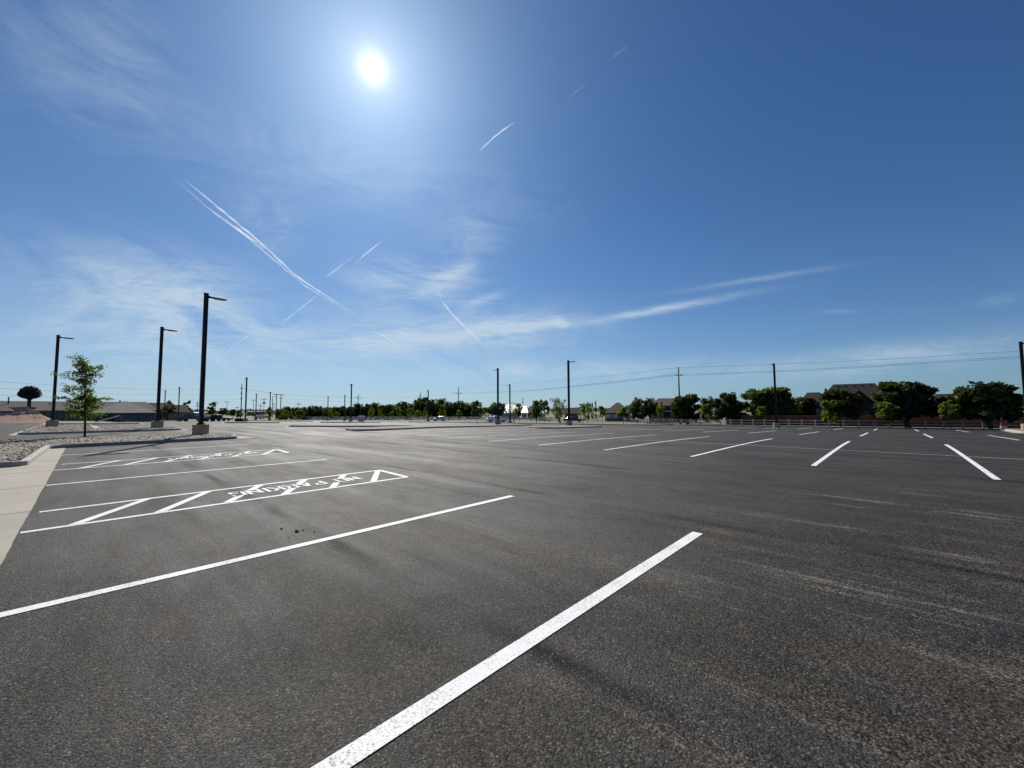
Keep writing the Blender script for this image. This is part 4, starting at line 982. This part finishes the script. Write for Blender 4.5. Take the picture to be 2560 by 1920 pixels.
# ------------------------------------------------------------------ small furniture
p = G(903, 1056); r = empty('utility_cabinet', p, .2); b = MB(); b.box((0,0,.65), (1.2,.8,1.3)); b.build('body', CABW, r, bev=.03); b = MB(); b.box((0,0,1.33), (1.28,.88,.06)); b.build('lid', CABW, r)
b = MB(); b.box((0,0,.04), (1.45,1.05,.10)); b.build('plinth', KERB, r); b = MB(); b.box((-.29,-.41,.65), (.54,.03,1.1)); b.build('door', CABW, r); b = MB(); b.box((.29,-.41,.65), (.54,.03,1.1)); b.build('door', CABW, r)
tag(r, 'pale square utility cabinet right of the twin headed lamp', 'cabinet')
for px, hcol, lab in ((2504, 1, 'left one of two red and white posts near the right edge'), (2513.5, 0, 'right one of two red and white posts, paler at the bottom')):
    q = uv(66.5, -6.9-(.75 if hcol == 0 else 0), 0); d = D(px, 1060); kk = 66.5/(d.x*SY+d.y*CY); x, y = d.x*kk, d.y*kk
    r = empty('marker_post', (x, y, ter(x, y))); b = MB(); b.tube([(0,0,0),(0,0,.45)], .13, 12); b.build('base', CABW, r); b = MB(); b.tube([(0,0,.45),(0,0,1.35 if hcol else 1.1)], .09, 10); b.build('post', RED, r)
    tag(r, lab, 'post', 'red and white marker posts')
p = AT(1562, 1052, 97); r = empty('sign_board', (p.x, 97, ter(p.x, 97))); b = MB(); b.box((0,0,1.0), (.7,.05,.9)); b.build('panel', TRIM, r)
for sx in (-.28, .28): b = MB(); b.box((sx,.05,.5), (.06,.05,1.0)); b.build('post', WOODP, r)
tag(r, 'blank white board at the left end of the picket fence', 'sign')
# left corner: dirt, stones, sculpture, shelter, beam
def mound():
    b = MB(); nx, ny = 150, 60; V = []
    for i in range(nx+1):
        for j in range(ny+1):
            s_ = i/nx; t = j/ny; px = -260+(160+260)*s_; Y = 58.5+26*t; d = D(px, 1050); x = d.x/d.y*Y; e = min(1, t*5)*min(1, (1-s_)*7)*min(1, (1-t)*4)
            h = e*(.75+.45*mnoise.noise(Vector((x*.11, Y*.16, 0)))+.3*mnoise.noise(Vector((x*.5, Y*.5, 5)))+.22*mnoise.noise(Vector((x*1.3, Y*1.3, 9)))+.12*mnoise.noise(Vector((x*3, Y*3, 2))))
            b.v.append((x, Y, ter(x, Y)+max(-.02, h)))
    for i in range(nx):
        for j in range(ny): a = i*(ny+1)+j; b.f.append((a, a+ny+1, a+ny+2, a+1))
    return struct(b.build('dirt_mound', DIRT, smooth=True))
mound()
def block(px, py0, py1, w, Y, m, label, name='stone_block', cat='stone block', seed=0):
    rnd_ = random.Random(seed+px); a, c = AT(px, py0, Y), AT(px, py1, Y); h = a.z-c.z; b = MB(); b.box((0,0,h/2), (w*Y/F, 1.2, h), rnd_.uniform(-.15, .15), rnd_.uniform(.85, .97))
    b.v = [(x+rnd_.uniform(-.06, .06), y+rnd_.uniform(-.06, .06), z) for x, y, z in b.v]; o = b.build(name, m, bev=.05); o.location = (c.x, Y, c.z); tag(o, label, cat, 'tan blocks on the dirt mound'); return o
BLK = mat('tan_stone', (.42, .32, .23), .9, var=.2, scale=2)
block(58, 1022.5, 1031, 34, 72, BLK, 'long flat tan block at the foot of the dark sculpture', seed=1)
block(81, 1029.5, 1037, 22, 70, BLK, 'pinkish block right of the lower grey block', seed=2)
block(49, 1030.5, 1038, 22, 69, KERB, 'dark grey rounded block in the middle of the mound', seed=3)
block(20, 1032, 1038.5, 36, 70, BLK, 'low tan ledge at the left edge of the photo', seed=4)
block(55, 1017.5, 1022.5, 18, 73, BLK, 'small tan block on top of the long flat block', seed=5)
# rod sculpture
Yq = 74; o0 = AT(70, 1050, Yq); r = empty('rod_sculpture', (o0.x, Yq, ter(o0.x, Yq))); z_ = lambda py: AT(70, py, Yq).z-r.location.z; k_ = Yq/F
b = MB(); b.tube([(0,0,0),(0,0,z_(1000)),(0,0,z_(996))], [.24,.24,.5], 12)
rnd = random.Random(8)
for i in range(40):
    zz = rnd.uniform(.5, z_(998)); a = rnd.uniform(0, 6.28); L_ = rnd.uniform(.3, .42); b.tube([(0,0,zz),(L_*math.cos(a), L_*math.sin(a), zz)], .03, 4)
b.build('stem', DARKM, r)
b = MB(); hw = 30*k_*.66
for i in range(520):
    a = rnd.uniform(0, 6.28); q = math.sqrt(rnd.random()); rx = q*hw; top = z_(990)+(z_(966)-z_(990))*math.sqrt(max(0, 1-q*q))*rnd.uniform(.75, 1.1)+.12; bot = z_(986)-(z_(986)-z_(998))*math.sqrt(max(0, 1-q*q))
    x, y = rx*math.cos(a), rx*math.sin(a); b.tube([(x, y, bot), (x*1.03, y*1.03, top)], .035, 4)
b.build('rods', DARKM, r)
b = MB()
for py in (971.5, 978, 982, 986, 990, 994):
    q = {971.5: .5, 978: .78, 982: .93, 986: 1, 990: .98, 994: .7}[py]; n = 24
    for a in range(n):
        t0 = 6.283*a/n; b.tube([(hw*q*math.cos(t0), hw*q*math.sin(t0), z_(py)), (hw*q*math.cos(t0+.27), hw*q*math.sin(t0+.27), z_(py))], .05, 4)
        if py > 980: b.tube([(hw*q*math.cos(t0)*1.05, hw*q*math.sin(t0)*1.05, z_(py)), (-hw*q*math.cos(t0+.2), -hw*q*math.sin(t0+.2), z_(py)+.1)], .04, 4)
b.build('hoops', DARKM, r)
tag(r, 'black mushroom shaped cluster of upright rods on a thick stem', 'sculpture')
# shelter
Yq = 78; o0 = AT(6, 1046, Yq); r = empty('shelter', (o0.x, Yq, ter(o0.x, Yq))); b = MB(); ll = lambda px, py, dy=0: Vector((AT(px, py, Yq).x-r.location.x, dy, AT(px, py, Yq).z-r.location.z))
a0, a1 = ll(-60, 1000), ll(27, 1008.5); b.add([a0, a1, a1+Vector((0,4,0)), a0+Vector((0,4,0))]+[q-Vector((0,0,.18)) for q in (a0, a1, a1+Vector((0,4,0)), a0+Vector((0,4,0)))], [(0,1,2,3),(7,6,5,4),(0,4,5,1),(1,5,6,2),(2,6,7,3),(3,7,4,0)]); b.build('roof', STEEL, r)
for px in (-40, -12, 13):
    q = ll(px, 1004 if px < 0 else 1007); b = MB(); b.box((q.x, .5, q.z/2), (.16, .16, q.z)); b.build('post', WOODP, r)
b = MB(); q0, q1 = ll(-50, 1010), ll(11, 1018); b.box(((q0.x+q1.x)/2, 3.4, (q1.z)/2+.2), (q1.x-q0.x, .12, q1.z+.6)); b.build('back_wall', WALLD, r)
tag(r, 'open shelter with sloping thin roof at the left edge', 'shelter')
q = AT(22, 993, 76); b = MB(); zb_ = ter(q.x, 76); b.tube([(0,0,0),(0,0,q.z-zb_)], [.12,.09], 10); b.box((0,0,q.z-zb_), (.3,.3,.06)); o = b.build('dark_pole', POLE); o.location = (q.x, 76, zb_); tag(o, 'thin dark pole beside the open shelter at the left edge', 'pole')
# low dark platform
Yq = 74; q0, q1 = AT(-30, 1018, Yq), AT(62, 1018.5, Yq); r = empty('low_platform', ((q0.x+q1.x)/2, Yq, ter(q0.x, Yq))); w_ = q1.x-q0.x; h_ = q1.z-r.location.z
b = MB(); b.box((0, 1, h_-.1), (w_, 2.2, .22)); b.build('deck', WOODP, r)
for i in range(6): b = MB(); b.box((-w_/2+.3+(w_-.6)*i/5, .1, (h_-.2)/2), (.14,.14,h_-.2)); b.build('leg', WOODP, r)
tag(r, 'low dark wooden platform on legs left of the sculpture', 'platform')
# pale post
p = G(167, 1051.5); b = MB(); b.box((0,0,.7), (.36,.36,1.4)); b.box((0,0,1.42), (.42,.42,.05)); o = b.build('pale_post', CABW); o.location = p; tag(o, 'short square pale post between the first lamp and the sapling', 'post')
# beam on trestle
Yq = 56; r = empty('beam_on_trestle', AT(270, 1056, Yq)); e = r.location.copy(); zg = ter(e.x, Yq)+.14; r.location.z = zg; e.z = zg; Q = lambda px, py, dy=0: AT(px, py, Yq)-e+Vector((0, dy, 0))
b = MB(); b.tube([Q(237, 1055), Q(299, 1039.5)], .075, 8); b.build('beam', ALU, r)
for dy in (-.35, .35):
    b = MB(); b.tube([Q(298, 1041), Q(302.5, 1056.5, dy)], .045, 6); b.build('leg', WOODP, r)
    b = MB(); b.tube([Q(301, 1041), Q(308, 1056.5, dy)], .045, 6); b.build('leg', WOODP, r)
b = MB(); b.tube([Q(250, 1052), Q(308, 1056)], .04, 6); b.build('lower_bar', DARKM, r)
tag(r, 'long pale metal beam sloping up to a dark trestle', 'beam')
for px, py, lab in ((316, 1052, 'small dark lump right of the trestle, left of two'), (323, 1052, 'small dark lump right of the trestle, right of two')):
    b = MB(); b.add([(x*.17, y*.17, z*.13+.1) for x, y, z in ico_v], ico_f); o = b.build('rubble_lump', DARKM); q = AT(px, 1055, 57); o.location = (q.x, 57, ter(q.x, 57)+.12); tag(o, lab, 'lump', 'dark lumps beside the trestle')
for px, t, lab in ((286, 1028.5, 'short dark post behind the pale beam'), (315, 1028.5, 'short dark post right of the trestle, before the garage gable')):
    q = AT(px, t, 80); zb_ = ter(q.x, 80); b = MB(); b.box((0,0,(q.z-zb_)/2), (.15,.15,q.z-zb_)); b.box((0,0,(q.z-zb_)*.55), (.5,.2,.5)); o = b.build('meter_post', DARKM); o.location = (q.x, 80, zb_); tag(o, lab, 'post', 'short dark posts before the garage')
# ------------------------------------------------------------------ contrails (real ice trails ~7 km up)
def mk_contrail():
    m = bpy.data.materials.new('ice_trail'); m.use_nodes = True; t = NT(m.node_tree); t.n.remove(t.n['Principled BSDF']); out = t.n['Material Output']
    co = t.obj(); n = t.noise(co, .004, 5, .7); lw = t.new('ShaderNodeLayerWeight'); lw.inputs[0].default_value = .5
    at = t.new('ShaderNodeAttribute'); at.attribute_name = 'dens'
    fac = t.m('MULTIPLY', t.ramp(n, .3, .6, .4, 1), t.m('POWER', t.m('SUBTRACT', 1.0, lw.outputs['Facing'], clamp=True), 1.3))
    fac = t.m('MULTIPLY', fac, t.m('MULTIPLY', at.outputs['Fac'], 1.5), clamp=True)
    df = t.new('ShaderNodeBsdfDiffuse'); df.inputs[0].default_value = (.9, .92, .95, 1); tl = t.new('ShaderNodeBsdfTranslucent'); tl.inputs[0].default_value = (.95, .97, 1, 1)
    m1 = t.new('ShaderNodeMixShader'); m1.inputs[0].default_value = .6; t.l.new(df.outputs[0], m1.inputs[1]); t.l.new(tl.outputs[0], m1.inputs[2])
    tp = t.new('ShaderNodeBsdfTransparent'); m2 = t.new('ShaderNodeMixShader'); t.l.new(fac, m2.inputs[0]); t.l.new(tp.outputs[0], m2.inputs[1]); t.l.new(m1.outputs[0], m2.inputs[2]); t.l.new(m2.outputs[0], out.inputs[0])
    return m
ICE = mk_contrail()
def contrail(pts, wpx, dens_, label, seed=0, ALT=5000):
    rnd = random.Random(seed); P = []; W = []; Dn = []
    cum = [0]
    for a, b in zip(pts, pts[1:]): cum.append(cum[-1]+math.hypot(b[0]-a[0], b[1]-a[1]))
    n = max(12, int(cum[-1]/5))
    for i in range(n+1):
        s_ = cum[-1]*i/n; j = max(k for k in range(len(cum)) if cum[k] <= s_+1e-6); j = min(j, len(pts)-2); f = (s_-cum[j])/(cum[j+1]-cum[j])
        px = pts[j][0]*(1-f)+pts[j+1][0]*f+mnoise.noise(Vector((i*.25, seed, 0)))*wpx*.16; py = pts[j][1]*(1-f)+pts[j+1][1]*f+mnoise.noise(Vector((i*.25, seed, 7)))*wpx*.16
        d = D(px, py); k = (ALT-EYE)/d.z; P.append(d*k); t = i/n
        w = wpx*(.75+.5*mnoise.noise(Vector((i*.18, seed, 3)))); W.append(max(.25, w)/2*k/F*1.1); e = min(1, t*3.2, (1-t)*3.2); Dn.append(dens_*e*(.8+.5*mnoise.noise(Vector((i*.12, seed, 11)))))
    b = MB(); b.tube(P, W, 10, False); o = b.build('contrail', ICE, None, True); me = o.data
    at = me.attributes.new('dens', 'FLOAT', 'POINT')
    for i in range(len(P)):
        for k in range(10): at.data[i*10+k].value = max(0, Dn[i])
    tag(o, label, 'contrail', 'vapour trails in the sky'); o.visible_shadow = True; return o
contrail([(458,446),(520,497),(620,580),(662,616),(740,690),(900,795)], 6.5, 1.1, 'upper strand of the long bright double vapour trail', 1)
contrail([(430,440),(520,520),(600,578),(662,630),(700,662),(760,713),(890,792)], 5.5, .6, 'lower strand of the long bright double vapour trail', 2)
contrail([(560,548),(620,592),(665,622)], 8, .8, 'short thick middle strand inside the double vapour trail', 3)
contrail([(930,827),(965,842),(995,870)], 6, .6, 'short vapour trail fragment continuing below the double trail', 4)
contrail([(952,832),(975,850),(1010,880)], 5, .5, 'right hand fragment beside the short trail below the double trail', 14)
contrail([(1030,895),(1050,910),(1062,920)], 5, .4, 'faintest short fragment, lowest above the far trees', 5)
contrail([(540,905),(580,870),(640,824)], 4.5, .9, 'lowest left thin trail rising to the right', 6)
contrail([(690,822),(740,780),(800,732)], 4.5, .9, 'thin trail rising toward the crossing with the double trail', 7)
contrail([(812,695),(850,666),(885,640)], 4.5, .6, 'thin trail above the crossing, left of the upper short trail', 8)
contrail([(885,660),(920,630),(956,601)], 4.5, .8, 'thin upper trail segment ending highest, below the sun', 9)
contrail([(1088,715),(1110,760),(1130,785),(1170,825),(1218,872)], 8, .85, 'wavy trail sloping down right of centre', 10)
contrail([(1196,379),(1225,352),(1250,330),(1290,303)], 6, .42, 'short puffy trail alone right of the sun', 11)
contrail([(1420,245),(1442,228),(1468,207)], 6, .04, 'faint short trail high above the centre right', 12)
contrail([(1512,165),(1540,135),(1575,112)], 10, .02, 'faint broad trail near the top right of centre', 13)
# ------------------------------------------------------------------ world
SUNV = D(932, 171).normalized()
EL = math.asin(SUNV.z); AZ = math.atan2(SUNV.x, SUNV.y)
w = bpy.data.worlds.new('World'); sc.world = w; w.use_nodes = True; t = NT(w.node_tree); w.cycles.sampling_method = 'MANUAL'; w.cycles.sample_map_resolution = 512
bg = t.n['Background']; sky = t.new('ShaderNodeTexSky'); sky.sky_type = 'NISHITA'; sky.sun_disc = False; sky.sun_elevation = EL; sky.sun_rotation = AZ
sky.altitude = 300; sky.air_density = 1.0; sky.dust_density = .6; sky.ozone_density = 2.0
dirv = t.vm('NORMALIZE', t.new('ShaderNodeTexCoord').outputs['Generated'])
sp = t.new('ShaderNodeSeparateXYZ'); t.l.new(dirv, sp.inputs[0]); dz = sp.outputs[2]
SK = .058
base = t.mix(1.0, sky.outputs[0], c4((SK*.315, SK*.575, SK*.87)), 'MULTIPLY')
# cirrus
zc = t.m('MAXIMUM', dz, .03); inv = t.m('DIVIDE', 1.0, t.m('ADD', zc, .06)); cs = t.new('ShaderNodeCombineXYZ')
t.l.new(t.m('MULTIPLY', sp.outputs[0], inv), cs.inputs[0]); t.l.new(t.m('MULTIPLY', sp.outputs[1], inv), cs.inputs[1])
pl = cs.outputs[0]
wis = t.noise(t.mapping(dirv, rot=(0, .12, 0), scale=(1.6, 1.6, 4.2)), 2.6, 9, .66, 1.6)
fib = t.noise(t.mapping(pl, rot=(0, 0, -.35), scale=(1.0, 2.6, 1), loc=(3, 1, 0)), 2.6, 9, .68, 1.4)
puff = t.noise(dirv, 5.0, 8, .6, .7)
def blob(p0, p1, wpx, amp):
    a, b = D(*p0).normalized(), D(*p1).normalized(); c = (a+b).normalized(); tt = (b-a); tt = (tt-c*tt.dot(c)).normalized(); n = c.cross(tt)
    dc = t.m('MAXIMUM', t.vm('DOT_PRODUCT', dirv, tuple(c)), .05)
    s = t.m('DIVIDE', t.vm('DOT_PRODUCT', dirv, tuple(tt)), dc); q = t.m('DIVIDE', t.vm('DOT_PRODUCT', dirv, tuple(n)), dc)
    L = math.tan(a.angle(b)/2)*1.0; Wd = wpx/F*c.y
    e = t.m('ADD', t.m('POWER', t.m('ABSOLUTE', t.m('DIVIDE', s, L)), 2.4), t.m('POWER', t.m('ABSOLUTE', t.m('DIVIDE', q, Wd)), 2.0))
    return t.m('MULTIPLY', t.m('EXPONENT', t.m('MULTIPLY', e, -1.0)), amp)
def summ(lst):
    o = lst[0]
    for x in lst[1:]: o = t.m('ADD', o, x)
    return o
broad = summ([blob((0, 120), (420, 130), 150, .16), blob((60, 700), (700, 760), 100, .42), blob((0, 860), (900, 880), 80, .45), blob((850, 720), (1180, 700), 70, .4), blob((900, 850), (1450, 820), 55, .45), blob((1100, 560), (1250, 600), 60, .2), blob((620, 470), (720, 620), 60, .28), blob((900, 940), (1900, 920), 30, .3), blob((1900, 930), (2560, 860), 34, .28), blob((300, 300), (1300, 520), 90, .13)])
thin = summ([blob((1470, 806), (1850, 737), 9, .55), blob((1700, 728), (2060, 672), 7, .22), blob((1190, 830), (1420, 805), 14, .6), blob((1380, 795), (1415, 815), 10, .5), blob((1060, 720), (1190, 660), 22, .5), blob((1170, 760), (1260, 735), 10, .45), blob((2050, 780), (2140, 778), 6, .09), blob((2440, 760), (2560, 740), 14, .09), blob((830, 860), (1080, 850), 30, .5), blob((300, 720), (520, 735), 24, .35)])
mod = t.ramp(wis, .38, .72, 0, 1); mod2 = t.ramp(fib, .35, .70, 0, 1)
al = t.m('MULTIPLY', broad, t.m('MULTIPLY_ADD', mod, 1.1, t.m('MULTIPLY', mod2, .45)))
al2 = t.m('MULTIPLY', thin, t.m('MULTIPLY_ADD', mod2, .55, t.ramp(puff, .35, .65, .12, .5)))
alpha = t.m('MINIMUM', t.m('MULTIPLY', t.m('ADD', al, al2), 1.7), .85)
col = t.mix(alpha, base, c4((.38, .46, .54)))
# milky horizon air
hz = t.m('EXPONENT', t.m('MULTIPLY', t.m('MAXIMUM', dz, 0.0), -7.0))
lft = t.ramp(sp.outputs[0], .75, -.35, .35, 1)
col = t.mix(t.m('MULTIPLY', t.m('MULTIPLY', hz, .75), lft), col, c4((.37, .465, .555)))
# the sun and its aureole
cosa = t.vm('DOT_PRODUCT', dirv, tuple(SUNV)); ang = t.m('MULTIPLY', t.m('ARCCOSINE', t.m('MINIMUM', cosa, .9999999)), 57.29578)
g1 = t.m('MULTIPLY', t.m('EXPONENT', t.m('MULTIPLY', ang, -1/.65)), 1.5)
g2 = t.m('MULTIPLY', t.m('EXPONENT', t.m('MULTIPLY', ang, -1/5.2)), .31)
g3 = t.m('MULTIPLY', t.m('EXPONENT', t.m('MULTIPLY', ang, -1/13.0)), .09)
disc = t.ramp(ang, .85, .65, 0, 20)
def scal(v, c):
    n_ = t.new('ShaderNodeVectorMath', operation='SCALE'); n_.inputs[0].default_value = c; t.l.new(v, n_.inputs['Scale']); return n_.outputs[0]
add = t.vm('ADD', scal(t.m('ADD', g1, disc), (1, .97, .86)), t.vm('ADD', scal(g2, (1.0, .95, .90)), scal(g3, (.62, .85, 1.1))))
fin = t.vm('ADD', col, add)
t.l.new(fin, bg.inputs[0]); bg.inputs[1].default_value = 1.0
# ------------------------------------------------------------------ sun, camera, output
sun = bpy.data.lights.new('sun', 'SUN'); sun.energy = 5.0; sun.angle = R(.53); sun.color = (1, .95, .87)
so = bpy.data.objects.new('sun', sun); C.objects.link(so); so.rotation_euler = SUNV.to_track_quat('Z', 'Y').to_euler(); so.location = (-20, 0, 60)
cam = bpy.data.cameras.new('camera'); cam.sensor_width = 36; cam.lens = 36*F/2560; cam.clip_end = 300000; cam.clip_start = .05
co_ = bpy.data.objects.new('camera', cam); C.objects.link(co_); sc.camera = co_
M = Matrix.Rotation(math.pi/2+PIT, 4, 'X') @ Matrix.Rotation(ROL, 4, 'Z')
co_.matrix_world = Matrix.Translation((0, 0, EYE)) @ M
sc.view_settings.view_transform = 'Standard'; sc.view_settings.look = 'None'; sc.view_settings.exposure = .5; sc.view_settings.gamma = 1
sc.render.resolution_x = 1024; sc.render.resolution_y = 768
